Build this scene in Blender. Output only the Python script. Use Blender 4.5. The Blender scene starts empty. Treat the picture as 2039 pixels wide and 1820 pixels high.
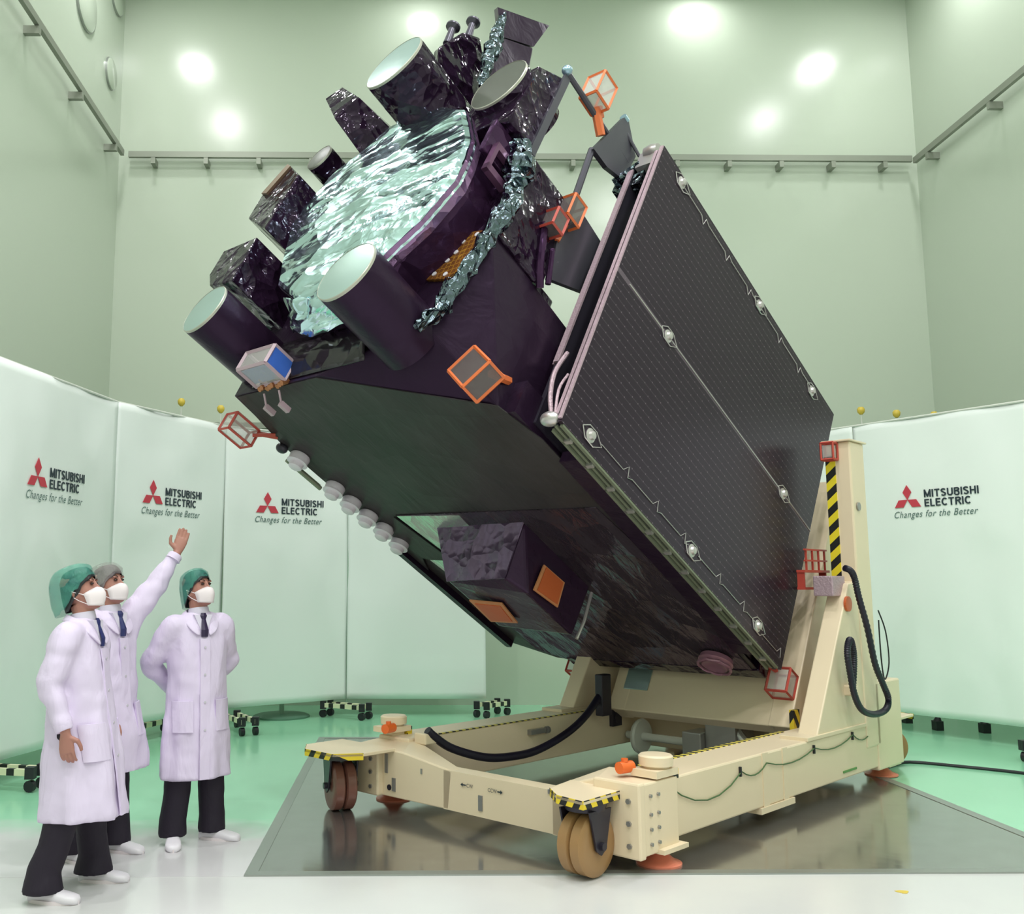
import bpy, bmesh, math, random
from mathutils import Vector, Matrix, noise
random.seed(7)
sc = bpy.context.scene
COL = sc.collection
PI = math.pi
# ------------------------------------------------------------------ camera, world, lamps, exposure
cam_d = bpy.data.cameras.new('camera'); cam = bpy.data.objects.new('camera', cam_d); COL.objects.link(cam)
cam.location = (0, 0, 1.6)
cam.rotation_euler = (math.radians(97.54), 0, math.radians(-0.754))
cam_d.sensor_width = 36; cam_d.lens = 33.60; cam_d.shift_x = 0.0947; cam_d.clip_end = 100
sc.camera = cam
sc.view_settings.view_transform = 'Standard'; sc.view_settings.look = 'None'
sc.view_settings.gamma = 1; sc.view_settings.use_curve_mapping = False
sc.view_settings.exposure = 0.12
w = bpy.data.worlds.new('world'); sc.world = w; w.use_nodes = True
w.node_tree.nodes['Background'].inputs[0].default_value = (0.8, 0.85, 1, 1)
w.node_tree.nodes['Background'].inputs[1].default_value = 0.1
CEIL = 10.5
LAMPS = [(-3.45, 11.0), (0.3, 12.3), (4.3, 12.5), (6.9, 11.1), (-3.3, 9.0), (2.6, 7.0), (6.7, 9.3),
         (-2.6, 5.0), (1.0, 4.6), (4.8, 5.0), (-2.6, 1.2), (1.0, 0.8), (4.8, 1.2), (1.0, -2.2), (-2.6, -2.2), (4.8, -2.2)]
for i, (x, y) in enumerate(LAMPS):
    d = bpy.data.lights.new('ceiling_lamp', 'AREA'); d.shape = 'DISK'; d.size = 0.42
    d.energy = 120 if y < 7 else (46 if y < 11.6 else 16)
    if (x, y) == (-3.3, 9.0): d.energy = 62; d.color = (1.0, 0.97, 0.98)
    o = bpy.data.objects.new('ceiling_lamp', d); COL.objects.link(o); o.location = (x, y, CEIL - 0.35)
# ------------------------------------------------------------------ frames
YA = math.radians(43.52); TH = math.radians(30.75)
A = Vector((math.cos(YA), math.sin(YA), 0)); B = Vector((-math.sin(YA), math.cos(YA), 0)); Z = Vector((0, 0, 1))
L = -math.cos(TH)*A + math.sin(TH)*Z; N = math.sin(TH)*A + math.cos(TH)*Z
def frame(x, y, z, o):
    return Matrix(((x[0], y[0], z[0], o[0]), (x[1], y[1], z[1], o[1]), (x[2], y[2], z[2], o[2]), (0, 0, 0, 1)))
# ------------------------------------------------------------------ materials
def mat(name, col, rough=0.5, metal=0.0, spec=0.5, tint=None, bump=None, alpha=1.0, emis=None, var=None, coat=0.0, trans=0.0, sheen=0):
    m = bpy.data.materials.new(name); m.use_nodes = True; nt = m.node_tree; b = nt.nodes['Principled BSDF']
    b.inputs['Base Color'].default_value = (*col, 1); b.inputs['Roughness'].default_value = rough
    b.inputs['Metallic'].default_value = metal; b.inputs['Specular IOR Level'].default_value = spec
    b.inputs['Alpha'].default_value = alpha; b.inputs['Coat Weight'].default_value = coat
    b.inputs['Transmission Weight'].default_value = trans
    if tint: b.inputs['Specular Tint'].default_value = (*tint, 1)
    tc = nt.nodes.new('ShaderNodeTexCoord')
    if emis:
        b.inputs['Emission Color'].default_value = (*emis[0], 1); b.inputs['Emission Strength'].default_value = emis[1]
    if var:      # (scale, second colour, contrast)
        n = nt.nodes.new('ShaderNodeTexNoise'); n.inputs['Scale'].default_value = var[0]; n.inputs['Detail'].default_value = 4
        nt.links.new(tc.outputs['Object'], n.inputs['Vector'])
        r = nt.nodes.new('ShaderNodeValToRGB'); r.color_ramp.elements[0].position = 0.5-var[2]; r.color_ramp.elements[1].position = 0.5+var[2]
        r.color_ramp.elements[0].color = (*col, 1); r.color_ramp.elements[1].color = (*var[1], 1)
        nt.links.new(n.outputs['Fac'], r.inputs[0]); nt.links.new(r.outputs[0], b.inputs['Base Color'])
    if bump:     # list of (kind, scale, strength, distance, stretch)
        prev = None
        for kind, s, st, dist, stretch in bump:
            mp = nt.nodes.new('ShaderNodeMapping'); mp.inputs['Scale'].default_value = stretch
            nt.links.new(tc.outputs['Object'], mp.inputs[0])
            if kind == 'v':
                nn = nt.nodes.new('ShaderNodeTexNoise'); nn.inputs['Scale'].default_value = s*0.7
                mx = nt.nodes.new('ShaderNodeVectorMath'); mx.operation = 'MULTIPLY_ADD'; mx.inputs[1].default_value = (0.6/s,)*3
                nt.links.new(mp.outputs[0], nn.inputs['Vector']); nt.links.new(nn.outputs['Color'], mx.inputs[0]); nt.links.new(mp.outputs[0], mx.inputs[2])
                t = nt.nodes.new('ShaderNodeTexVoronoi'); t.inputs['Scale'].default_value = s; nt.links.new(mx.outputs[0], t.inputs['Vector']); out = t.outputs['Distance']
            else:
                t = nt.nodes.new('ShaderNodeTexNoise'); t.inputs['Scale'].default_value = s; t.inputs['Detail'].default_value = 3
                t.inputs['Distortion'].default_value = 0.6; nt.links.new(mp.outputs[0], t.inputs['Vector']); out = t.outputs['Fac']
            bn = nt.nodes.new('ShaderNodeBump'); bn.inputs['Strength'].default_value = st; bn.inputs['Distance'].default_value = dist
            nt.links.new(out, bn.inputs['Height'])
            if prev: nt.links.new(prev.outputs[0], bn.inputs['Normal'])
            prev = bn
        nt.links.new(prev.outputs[0], b.inputs['Normal'])
    return m
def math_node(nt, op, a, b=None):
    n = nt.nodes.new('ShaderNodeMath'); n.operation = op
    for i, v in enumerate((a, b)):
        if v is None: continue
        if isinstance(v, (int, float)): n.inputs[i].default_value = v
        else: nt.links.new(v, n.inputs[i])
    return n.outputs[0]
def stripe_mat(name, c1, c2, period, direction, rough=0.45, duty=0.5):
    m = mat(name, c1, rough); nt = m.node_tree; b = nt.nodes['Principled BSDF']
    tc = nt.nodes.new('ShaderNodeTexCoord'); dt = nt.nodes.new('ShaderNodeVectorMath'); dt.operation = 'DOT_PRODUCT'
    dt.inputs[1].default_value = direction; nt.links.new(tc.outputs['Object'], dt.inputs[0])
    f = math_node(nt, 'FRACT', math_node(nt, 'DIVIDE', dt.outputs['Value'], period))
    g = math_node(nt, 'GREATER_THAN', f, duty)
    mx = nt.nodes.new('ShaderNodeMix'); mx.data_type = 'RGBA'; mx.inputs[6].default_value = (*c1, 1); mx.inputs[7].default_value = (*c2, 1)
    nt.links.new(g, mx.inputs[0]); nt.links.new(mx.outputs[2], b.inputs['Base Color'])
    return m
ONE = (1, 1, 1)
M = {}
M['wall'] = mat('painted_wall', (0.545, 0.61, 0.51), 0.21, bump=[('n', 1.2, 0.10, 0.02, ONE)])
M['ceiling'] = mat('ceiling_paint', (0.75, 0.78, 0.74), 0.6)
M['green'] = mat('green_epoxy', (0.34, 0.74, 0.48), 0.16, bump=[('n', 3, 0.05, 0.01, ONE)], var=(1.3, (0.32, 0.70, 0.46), 0.3))
M['grey_floor'] = mat('pale_epoxy', (0.66, 0.65, 0.66), 0.2, var=(2.0, (0.70, 0.70, 0.69), 0.3), bump=[('n', 3, 0.05, 0.01, ONE)])
M['steel'] = mat('brushed_steel', (0.42, 0.42, 0.41), 0.13, metal=0.85, bump=[('n', 2.5, 0.10, 0.01, ONE)], var=(6, (0.36, 0.35, 0.34), 0.3))
M['steel_edge'] = mat('steel_edge', (0.38, 0.40, 0.38), 0.35, metal=0.7)
M['cloth'] = mat('white_screen_cloth', (0.90, 0.95, 0.93), 0.7, bump=[('n', 0.7, 0.35, 0.12, (1, 1, 0.5)), ('n', 300, 0.15, 0.002, ONE)])
M['logo_red'] = mat('red_print', (0.62, 0.05, 0.08), 0.6)
M['logo_black'] = mat('black_print', (0.02, 0.035, 0.05), 0.6)
M['logo_grey'] = mat('grey_green_print', (0.09, 0.16, 0.15), 0.6)
M['cream'] = mat('cream_paint', (0.86, 0.70, 0.51), 0.38, bump=[('n', 8, 0.05, 0.01, ONE)], var=(1.7, (0.82, 0.68, 0.48), 0.35))
M['white_metal'] = mat('white_metal', (0.72, 0.73, 0.68), 0.35)
M['grey_metal'] = mat('grey_metal', (0.35, 0.34, 0.33), 0.35, metal=0.6)
M['dark_metal'] = mat('dark_metal', (0.035, 0.03, 0.045), 0.35, metal=0.3)
M['rubber'] = mat('black_rubber', (0.015, 0.015, 0.02), 0.5)
M['tan'] = mat('tan_polyurethane', (0.36, 0.20, 0.08), 0.35)
M['maroon'] = mat('maroon_polyurethane', (0.22, 0.09, 0.07), 0.3)
M['orange'] = mat('orange_plastic', (0.85, 0.16, 0.03), 0.35)
M['red_frame'] = mat('red_anodised_frame', (0.50, 0.07, 0.05), 0.4)
M['orange_frame'] = mat('orange_red_frame', (0.75, 0.17, 0.05), 0.4)
M['mauve_frame'] = mat('mauve_frame', (0.50, 0.36, 0.42), 0.4)
M['pane'] = mat('clear_pane', (0.75, 0.72, 0.70), 0.1, alpha=0.35)
M['blue_pane'] = mat('blue_film', (0.06, 0.16, 0.62), 0.25)
M['smoke_pane'] = mat('smoky_pane', (0.16, 0.13, 0.13), 0.15, alpha=0.7)
M['tape_h'] = stripe_mat('hazard_tape', (0.85, 0.62, 0.03), (0.012, 0.012, 0.012), 0.085, (0.75, 0.75, 0.5))
M['tape_v'] = stripe_mat('hazard_tape_upright', (0.85, 0.68, 0.03), (0.012, 0.012, 0.012), 0.145, (0, 0.9, 1.0))
M['tape_s'] = stripe_mat('hazard_tape_fine', (0.80, 0.66, 0.12), (0.02, 0.02, 0.02), 0.075, (1, 0.4, 0.3))
M['tape_leg'] = stripe_mat('tape_on_stand', (0.86, 0.84, 0.62), (0.02, 0.02, 0.02), 0.24, (1, 0.0, 0.0), duty=0.7)
M['cable'] = mat('black_cable', (0.01, 0.01, 0.016), 0.4)
M['hose'] = mat('corrugated_hose', (0.012, 0.010, 0.025), 0.4)
PT = (0.80, 0.55, 0.95)
M['foil_dark'] = mat('black_foil', (0.016, 0.007, 0.019), 0.10, spec=0.42, tint=(0.9, 0.75, 1.0), bump=[('v', 5, 0.9, 0.08, ONE), ('v', 13, 0.5, 0.03, ONE)])
M['foil_smooth'] = mat('smooth_black_wrap', (0.017, 0.008, 0.020), 0.34, spec=0.32, tint=PT, bump=[('v', 1.6, 0.30, 0.08, ONE), ('n', 5, 0.35, 0.03, ONE)])
M['under'] = mat('dark_grey_blanket', (0.030, 0.026, 0.028), 0.34, spec=0.22, var=(2.2, (0.052, 0.044, 0.048), 0.22), bump=[('v', 2.2, 0.35, 0.05, (1, 1, 0.7)), ('n', 9, 0.3, 0.02, (0.3, 1, 1))])
M['foil_under'] = mat('shiny_dark_film', (0.060, 0.046, 0.058), 0.20, metal=0.35, tint=PT, bump=[('v', 3.5, 0.8, 0.08, (0.6, 1, 1)), ('n', 14, 0.6, 0.035, (0.25, 1, 1))])
M['foil_green'] = mat('reflective_film', (0.72, 0.76, 0.70), 0.22, metal=0.85, bump=[('v', 5, 0.4, 0.04, (0.7, 1, 1)), ('n', 16, 0.3, 0.02, (0.25, 1, 1))])
M['silver'] = mat('crumpled_silver_foil', (0.62, 0.82, 0.88), 0.17, metal=1.0, bump=[('v', 4.0, 0.8, 0.09, (1, 1, 0.5)), ('v', 10, 0.5, 0.035, (1, 1, 0.5))])
M['collar'] = mat('crinkled_dark_silver', (0.14, 0.18, 0.21), 0.10, metal=1.0, bump=[('v', 16, 0.9, 0.04, ONE), ('n', 40, 0.5, 0.01, ONE)])
M['lilac'] = mat('lilac_foil_band', (0.30, 0.17, 0.33), 0.18, metal=0.7, bump=[('v', 8, 0.6, 0.04, ONE), ('n', 20, 0.3, 0.01, ONE)])
M['purple'] = mat('purple_side_foil', (0.050, 0.020, 0.056), 0.22, metal=0.5, tint=PT, bump=[('v', 6, 0.5, 0.04, ONE), ('n', 20, 0.3, 0.01, ONE)])
M['cap'] = mat('pale_drum_cover', (0.42, 0.56, 0.54), 0.28, metal=0.55, bump=[('n', 3, 0.12, 0.02, ONE)])
M['cap_dark'] = mat('olive_drum_cover', (0.085, 0.09, 0.075), 0.4, metal=0.1)
M['rim'] = mat('pale_rim_tape', (0.50, 0.49, 0.42), 0.3, metal=0.3)
M['bronze'] = mat('bronze_trim', (0.20, 0.12, 0.08), 0.35, metal=0.6)
M['orange_win'] = mat('amber_radiator', (0.62, 0.13, 0.04), 0.35)
M['orange_edge'] = mat('pale_amber_border', (0.66, 0.27, 0.12), 0.4)
M['cup'] = mat('white_plastic_cap', (0.80, 0.72, 0.82), 0.3, bump=[('n', 30, 0.2, 0.004, ONE)])
M['pink_edge'] = mat('pinkish_panel_edge', (0.50, 0.36, 0.42), 0.35, metal=0.3, bump=[('n', 60, 0.6, 0.01, ONE)])
M['olive'] = mat('olive_panel_edge', (0.22, 0.24, 0.17), 0.4, metal=0.3)
M['strut'] = mat('dark_blue_grey_strut', (0.09, 0.085, 0.11), 0.35, metal=0.5)
M['strut_glint'] = mat('pale_blue_fitting', (0.35, 0.50, 0.62), 0.25, metal=0.7)
M['wire'] = mat('silver_wire', (0.60, 0.56, 0.56), 0.3, metal=0.7)
# solar cells
def solar_mat():
    m = mat('solar_cells', (0.03, 0.022, 0.034), 0.30, spec=0.3, tint=PT); nt = m.node_tree; b = nt.nodes['Principled BSDF']
    tc = nt.nodes.new('ShaderNodeTexCoord'); sp = nt.nodes.new('ShaderNodeSeparateXYZ'); nt.links.new(tc.outputs['Object'], sp.inputs[0])
    fx = math_node(nt, 'FRACT', math_node(nt, 'DIVIDE', sp.outputs[0], 0.075)); fy = math_node(nt, 'FRACT', math_node(nt, 'DIVIDE', sp.outputs[1], 0.062))
    dx = math_node(nt, 'LESS_THAN', fx, 0.10); dy = math_node(nt, 'LESS_THAN', fy, 0.17)
    dot = math_node(nt, 'MULTIPLY', dx, dy); ln = math_node(nt, 'MULTIPLY', math_node(nt, 'LESS_THAN', fy, 0.10), 0.10)
    seam = math_node(nt, 'MULTIPLY', math_node(nt, 'LESS_THAN', math_node(nt, 'ABSOLUTE', math_node(nt, 'SUBTRACT', sp.outputs[1], 1.305)), 0.020), 0.30)
    tot = math_node(nt, 'MAXIMUM', math_node(nt, 'MAXIMUM', math_node(nt, 'MULTIPLY', dot, 0.42), ln), seam)
    mx = nt.nodes.new('ShaderNodeMix'); mx.data_type = 'RGBA'; mx.inputs[6].default_value = (0.020, 0.013, 0.020, 1); mx.inputs[7].default_value = (0.34, 0.27, 0.32, 1)
    nt.links.new(tot, mx.inputs[0]); nt.links.new(mx.outputs[2], b.inputs['Base Color'])
    return m
M['solar'] = solar_mat()
def honey_mat():
    m = mat('amber_honeycomb', (0.3, 0.13, 0.02), 0.3); nt = m.node_tree; b = nt.nodes['Principled BSDF']
    tc = nt.nodes.new('ShaderNodeTexCoord'); v = nt.nodes.new('ShaderNodeTexVoronoi'); v.feature = 'DISTANCE_TO_EDGE'; v.inputs['Scale'].default_value = 24; v.inputs['Randomness'].default_value = 0.25
    nt.links.new(tc.outputs['Object'], v.inputs['Vector']); r = nt.nodes.new('ShaderNodeValToRGB')
    r.color_ramp.elements[0].color = (0.50, 0.25, 0.03, 1); r.color_ramp.elements[1].color = (0.16, 0.055, 0.012, 1); r.color_ramp.elements[1].position = 0.08
    nt.links.new(v.outputs['Distance'], r.inputs[0]); nt.links.new(r.outputs[0], b.inputs['Base Color']); return m
M['honey'] = honey_mat()
# people
M['coat'] = mat('white_lab_coat', (0.76, 0.65, 0.86), 0.6, bump=[('v', 3.2, 0.35, 0.06, (1.6, 1.6, 0.6)), ('n', 6, 0.4, 0.04, (1.4, 1.4, 0.5))])
M['shirt'] = mat('pale_shirt', (0.72, 0.66, 0.80), 0.7)
M['tie'] = mat('navy_tie', (0.02, 0.025, 0.13), 0.5)
M['tie_dark'] = mat('dark_plum_tie', (0.03, 0.015, 0.06), 0.5)
M['trousers'] = mat('dark_trousers', (0.012, 0.006, 0.018), 0.75, bump=[('n', 8, 0.4, 0.03, (1, 1, 0.5))])
M['shoe'] = mat('white_shoe', (0.83, 0.78, 0.85), 0.4)
M['skin'] = mat('skin', (0.46, 0.22, 0.17), 0.5, var=(6, (0.40, 0.17, 0.14), 0.3))
M['hair'] = mat('black_hair', (0.02, 0.02, 0.025), 0.5, bump=[('n', 50, 0.6, 0.01, (1, 1, 0.3))])
M['hair_grey'] = mat('greying_hair', (0.10, 0.08, 0.09), 0.5, var=(16, (0.24, 0.20, 0.21), 0.15), bump=[('n', 50, 0.6, 0.01, (1, 1, 0.3))])
M['cap_teal'] = mat('teal_hair_cap', (0.05, 0.30, 0.27), 0.4, alpha=0.27, var=(9, (0.14, 0.58, 0.44), 0.2), bump=[('n', 22, 0.8, 0.02, (1, 1, 1))])
M['cap_clear'] = mat('clear_grey_hair_cap', (0.42, 0.42, 0.40), 0.4, alpha=0.20, bump=[('n', 22, 0.8, 0.02, (1, 1, 1))])
M['mask'] = mat('white_mask', (0.86, 0.76, 0.80), 0.7)
M['eye'] = mat('dark_eye', (0.03, 0.015, 0.015), 0.2)
M['brow'] = mat('dark_brow', (0.05, 0.025, 0.02), 0.6)
M['button'] = mat('button', (0.62, 0.58, 0.66), 0.4)
M['ochre'] = mat('ochre_knob', (0.75, 0.55, 0.08), 0.4)
M['pole_green'] = mat('pale_green_pole', (0.30, 0.45, 0.34), 0.4)
# ------------------------------------------------------------------ mesh helpers
class MB:
    def __init__(s, o=(0, 0, 0)): s.v = []; s.f = []; s.o = Vector(o); s.mi = []; s.cur = 0
    def add(s, vs, fs):
        k = len(s.v); s.v += [Vector(x) - s.o for x in vs]; s.f += [tuple(i+k for i in f) for f in fs]; s.mi += [s.cur]*len(fs); return s
    def box(s, a, b):
        x0, y0, z0 = a; x1, y1, z1 = b
        return s.add([(x, y, z) for x in (x0, x1) for y in (y0, y1) for z in (z0, z1)],
                     [(0, 1, 3, 2), (4, 6, 7, 5), (0, 4, 5, 1), (2, 3, 7, 6), (0, 2, 6, 4), (1, 5, 7, 3)])
    def prism(s, poly, axis, lo, hi, poly2=None):
        # poly in the two other axes (cyclic order x,y,z without axis)
        def P(p, t):
            q = list(p); q.insert(axis, t); return tuple(q)
        n = len(poly); p2 = poly2 or poly
        return s.add([P(p, lo) for p in poly]+[P(p, hi) for p in p2], [tuple(range(n))[::-1], tuple(range(n, 2*n))]+[(i, (i+1) % n, n+(i+1) % n, n+i) for i in range(n)])
    def loft(s, rings, close=True):
        n = len(rings[0]); vs = [p for r in rings for p in r]; fs = []
        for j in range(len(rings)-1):
            for i in range(n): fs.append((j*n+i, j*n+(i+1) % n, (j+1)*n+(i+1) % n, (j+1)*n+i))
        if close: fs += [tuple(range(n))[::-1], tuple(range((len(rings)-1)*n, len(rings)*n))]
        return s.add(vs, fs)
    def tube(s, pts, r, n=10, smooth=0):
        pts = [Vector(p) for p in pts]; rs = list(r) if isinstance(r, (list, tuple)) else [r]*len(pts)
        if smooth:
            q = []; qr = []
            for i in range(len(pts)-1):
                p0 = pts[max(i-1, 0)]; p1 = pts[i]; p2 = pts[i+1]; p3 = pts[min(i+2, len(pts)-1)]
                for k in range(smooth):
                    t = k/smooth
                    q.append(0.5*((2*p1)+(p2-p0)*t+(2*p0-5*p1+4*p2-p3)*t*t+(3*p1-p0-3*p2+p3)*t**3)); qr.append(rs[i]*(1-t)+rs[i+1]*t)
            q.append(pts[-1]); qr.append(rs[-1]); pts, rs = q, qr
        rings = []; up = None
        for i, p in enumerate(pts):
            d = (pts[min(i+1, len(pts)-1)]-pts[max(i-1, 0)]).normalized()
            if up is None: up = Vector((0, 0, 1)) if abs(d.z) < 0.9 else Vector((1, 0, 0))
            u = d.cross(up).normalized(); up = u.cross(d).normalized()
            rings.append([p+u*rs[i]*math.cos(2*PI*k/n)+up*rs[i]*math.sin(2*PI*k/n) for k in range(n)])
        return s.loft(rings)
    def lathe(s, c, ax, prof, n=28):
        c = Vector(c); ax = Vector(ax).normalized(); u = ax.orthogonal().normalized(); v = ax.cross(u)
        return s.loft([[c+ax*h+(u*math.cos(2*PI*k/n)+v*math.sin(2*PI*k/n))*max(r, 1e-4) for k in range(n)] for r, h in prof])
    def ell(s, c, r, n=16, m=10, R=None):
        rings = []
        for j in range(m+1):
            t = PI*j/m; rings.append([(r[0]*max(math.sin(t), 0.02)*math.cos(2*PI*k/n), r[1]*max(math.sin(t), 0.02)*math.sin(2*PI*k/n), -r[2]*math.cos(t)) for k in range(n)])
        rings = [[(R @ Vector(p) if R else Vector(p))+Vector(c) for p in q] for q in rings]
        return s.loft(rings)
    def build(s, name, m, parent=None, smooth=False, bevel=0, **props):
        me = bpy.data.meshes.new(name); me.from_pydata([tuple(v) for v in s.v], [], s.f)
        for k in (m if isinstance(m, (list, tuple)) else [m]): me.materials.append(k)
        if isinstance(m, (list, tuple)):
            for p, i in zip(me.polygons, s.mi): p.material_index = i
        bm = bmesh.new(); bm.from_mesh(me); bmesh.ops.recalc_face_normals(bm, faces=bm.faces); bm.to_mesh(me); bm.free()
        me.validate(); me.update()
        o = bpy.data.objects.new(name, me); COL.objects.link(o)
        if parent: o.parent = parent
        if smooth:
            for p in me.polygons: p.use_smooth = True
            if smooth != 2:
                try: me.set_sharp_from_angle(angle=math.radians(40))
                except Exception: pass
        if bevel:
            bv = o.modifiers.new('bevel', 'BEVEL'); bv.width = bevel; bv.segments = 2; bv.limit_method = 'ANGLE'
        for k, v in props.items(): o[k] = v
        return o
def empty(name, label, cat, mtx=None, group=None):
    o = bpy.data.objects.new(name, None); COL.objects.link(o); o.empty_display_size = 0.2
    o['label'] = label; o['category'] = cat
    if group: o['group'] = group
    if mtx is not None: o.matrix_world = mtx
    return o
def tag(o, label, cat, group=None):
    o['label'] = label; o['category'] = cat
    if group: o['group'] = group
    return o
def copy_tree(o, parent=None):
    c = o.copy(); COL.objects.link(c); c.parent = parent
    if parent: c.matrix_parent_inverse = o.matrix_parent_inverse
    for ch in list(o.children): copy_tree(ch, c)
    return c
# ------------------------------------------------------------------ the room
XL, XR, YB, YF = -4.05, 7.4, 13.0, -4.5
def structure(name, mb, m):
    o = mb.build(name, m); o['kind'] = 'structure'; return o
structure('wall_back', MB().box((XL-0.2, YB, 0), (XR+0.2, YB+0.2, CEIL)), M['wall'])
structure('wall_left', MB().box((XL-0.2, YF, 0), (XL, YB, CEIL)), M['wall'])
structure('wall_right', MB().box((XR, YF, 0), (XR+0.2, YB, CEIL)), M['wall'])
structure('wall_front', MB().box((XL-0.2, YF-0.2, 0), (XR+0.2, YF, CEIL)), M['wall'])
structure('ceiling', MB().box((XL-0.2, YF-0.2, CEIL), (XR+0.2, YB+0.2, CEIL+0.2)), M['ceiling'])
structure('floor', MB().box((XL, 5.53, -0.1), (XR, YB, 0)), M['green'])
structure('floor.001', MB().box((XL, YF, -0.1), (XR, 5.53, 0)), M['grey_floor'])
def blend_floor_mat():  # pale grey at the front, mixed through noise into green further back
    m = mat('pale_to_green_epoxy', (0.66, 0.65, 0.66), 0.2, bump=[('n', 3, 0.05, 0.01, ONE)]); nt = m.node_tree; b = nt.nodes['Principled BSDF']
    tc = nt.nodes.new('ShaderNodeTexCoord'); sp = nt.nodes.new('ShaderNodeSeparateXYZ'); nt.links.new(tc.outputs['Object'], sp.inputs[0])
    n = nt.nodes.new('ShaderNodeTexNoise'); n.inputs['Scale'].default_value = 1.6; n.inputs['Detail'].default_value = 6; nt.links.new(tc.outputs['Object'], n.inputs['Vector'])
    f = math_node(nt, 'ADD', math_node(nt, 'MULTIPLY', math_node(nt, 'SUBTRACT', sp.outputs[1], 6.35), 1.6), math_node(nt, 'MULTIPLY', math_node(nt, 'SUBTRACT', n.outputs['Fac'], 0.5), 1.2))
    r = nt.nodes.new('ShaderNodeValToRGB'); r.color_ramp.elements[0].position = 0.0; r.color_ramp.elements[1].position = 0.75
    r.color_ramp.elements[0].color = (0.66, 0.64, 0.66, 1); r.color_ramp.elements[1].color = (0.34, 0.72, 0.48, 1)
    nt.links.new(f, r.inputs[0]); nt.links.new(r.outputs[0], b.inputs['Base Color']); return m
structure('floor.002', MB().box((XL+0.02, 5.53, -0.05), (-0.87, 7.4, 0.0015)), blend_floor_mat())
# wall rails
def rail(name, pts, nrm, n, side=True):
    m = MB(); p, q = Vector(pts[0]), Vector(pts[1]); nv = Vector(nrm)
    d = (q-p).normalized(); up = Vector((0, 0, 1))
    def bar(a, b, w, h, off):
        c = [a+nv*(off-w/2), a+nv*(off+w/2)]
        vs = []
        for e in (a, b):
            for so in (off-w/2, off+w/2):
                for sz in (-h/2, h/2): vs.append(e+nv*so+up*sz)
        m.add(vs, [(0, 1, 3, 2), (4, 6, 7, 5), (0, 4, 5, 1), (2, 3, 7, 6), (0, 2, 6, 4), (1, 5, 7, 3)])
    bar(p, q, 0.05, 0.085, 0.14)
    Lg = (q-p).length
    k = 0.35
    while k < Lg:
        c = p+d*k; m.add([c+nv*o2+d*dd+up*z for o2 in (0, 0.17) for dd in (-0.03, 0.03) for z in (-0.14, -0.05)], [(0, 1, 3, 2), (4, 6, 7, 5), (0, 4, 5, 1), (2, 3, 7, 6), (0, 2, 6, 4), (1, 5, 7, 3)])
        k += Lg/n
    o = m.build(name, M['rail']); o['kind'] = 'structure'
M['rail'] = mat('grey_green_rail', (0.28, 0.30, 0.25), 0.4, metal=0.3)
rail('trim_1', ((XL+0.18, YB, 7.60), (XR-0.15, YB, 7.60)), (0, -1, 0), 15)
rail('trim_2', ((XL, YB-0.3, 7.55), (XL, 3.0, 7.55)), (1, 0, 0), 7)
rail('trim_3', ((XR, YB-0.2, 7.55), (XR, 3.0, 7.55)), (-1, 0, 0), 7)
structure('trim_4', MB().box((-2.9, YB-0.10, 3.70), (0.5, YB, 3.78)), M['rail'])
for y, z, r in ((12.45, 8.58, 0.21), (12.58, 9.85, 0.28), (11.37, 8.95, 0.36), (10.6, 9.9, 0.3)):
    t = empty('wall_port', 'round pale port cover on the left wall, ' + {12.45: 'lowest and nearest the corner', 12.58: 'cut off by the top edge', 11.37: 'the larger one beside the rail', 10.6: 'highest of them'}[y], 'port cover', Matrix.Translation((XL, y, z)))
    MB().lathe((0, 0, 0), (1, 0, 0), [(r, 0), (r, 0.03), (r*0.93, 0.04), (0, 0.04)], 32).build('cover', M['wall'], t, True)
    MB().lathe((0, 0, 0), (1, 0, 0), [(r*1.0, 0), (r*1.05, 0), (r*1.05, 0.025), (r*1.0, 0.025)], 32).build('rim', M['steel_edge'], t, True)
# steel floor plate
t = empty('floor_plate', 'large dark polished steel plate set in the floor under the trolley', 'floor plate', Matrix.Translation((1.6, 7.9, 0)))
MB((1.6, 7.9, 0)).box((-0.80, 5.60, -0.02), (3.94, 10.22, 0.006)).build('plate', M['steel'], t)
MB((1.6, 7.9, 0)).box((-0.87, 5.53, -0.02), (4.02, 5.60, 0.009)).box((-0.87, 5.60, -0.02), (-0.80, 10.30, 0.009)).box((3.94, 5.60, -0.02), (4.02, 10.30, 0.009)).box((-0.80, 10.22, -0.02), (3.94, 10.30, 0.009)).build('border', M['steel_edge'], t)
# yellow-tipped poles and floor base behind the screens
for (x, y, z, lb) in ((-2.92, 12.45, 3.97, 'left of the two poles above the left screens'), (-2.38, 12.35, 3.86, 'right of the two poles above the left screens'),
                  (6.05, 12.35, 3.86, 'leftmost of the three poles above the right screens'), (6.52, 12.35, 3.82, 'middle of the three poles above the right screens'), (7.02, 12.35, 3.80, 'rightmost of the three poles above the right screens')):
    t = empty('marker_pole', 'thin pale pole with a yellow tip, ' + lb, 'pole', Matrix.Translation((x, y, 0)), 'yellow tipped poles behind the screens')
    MB().lathe((0, 0, 0), (0, 0, 1), [(0.16, 0), (0.16, 0.02), (0.02, 0.04), (0.008, 0.05), (0.008, z-0.04)], 16).build('pole', M['white_metal'], t, True)
    MB().lathe((0, 0, z-0.05), (0, 0, 1), [(0.02, 0), (0.045, 0.03), (0.05, 0.07), (0.03, 0.10)], 12).build('tip', M['ochre'], t, True)
t = empty('stanchion', 'round dark green floor base with a short post under the left screen', 'stanchion', Matrix.Translation((-1.46, 11.9, 0)))
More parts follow.
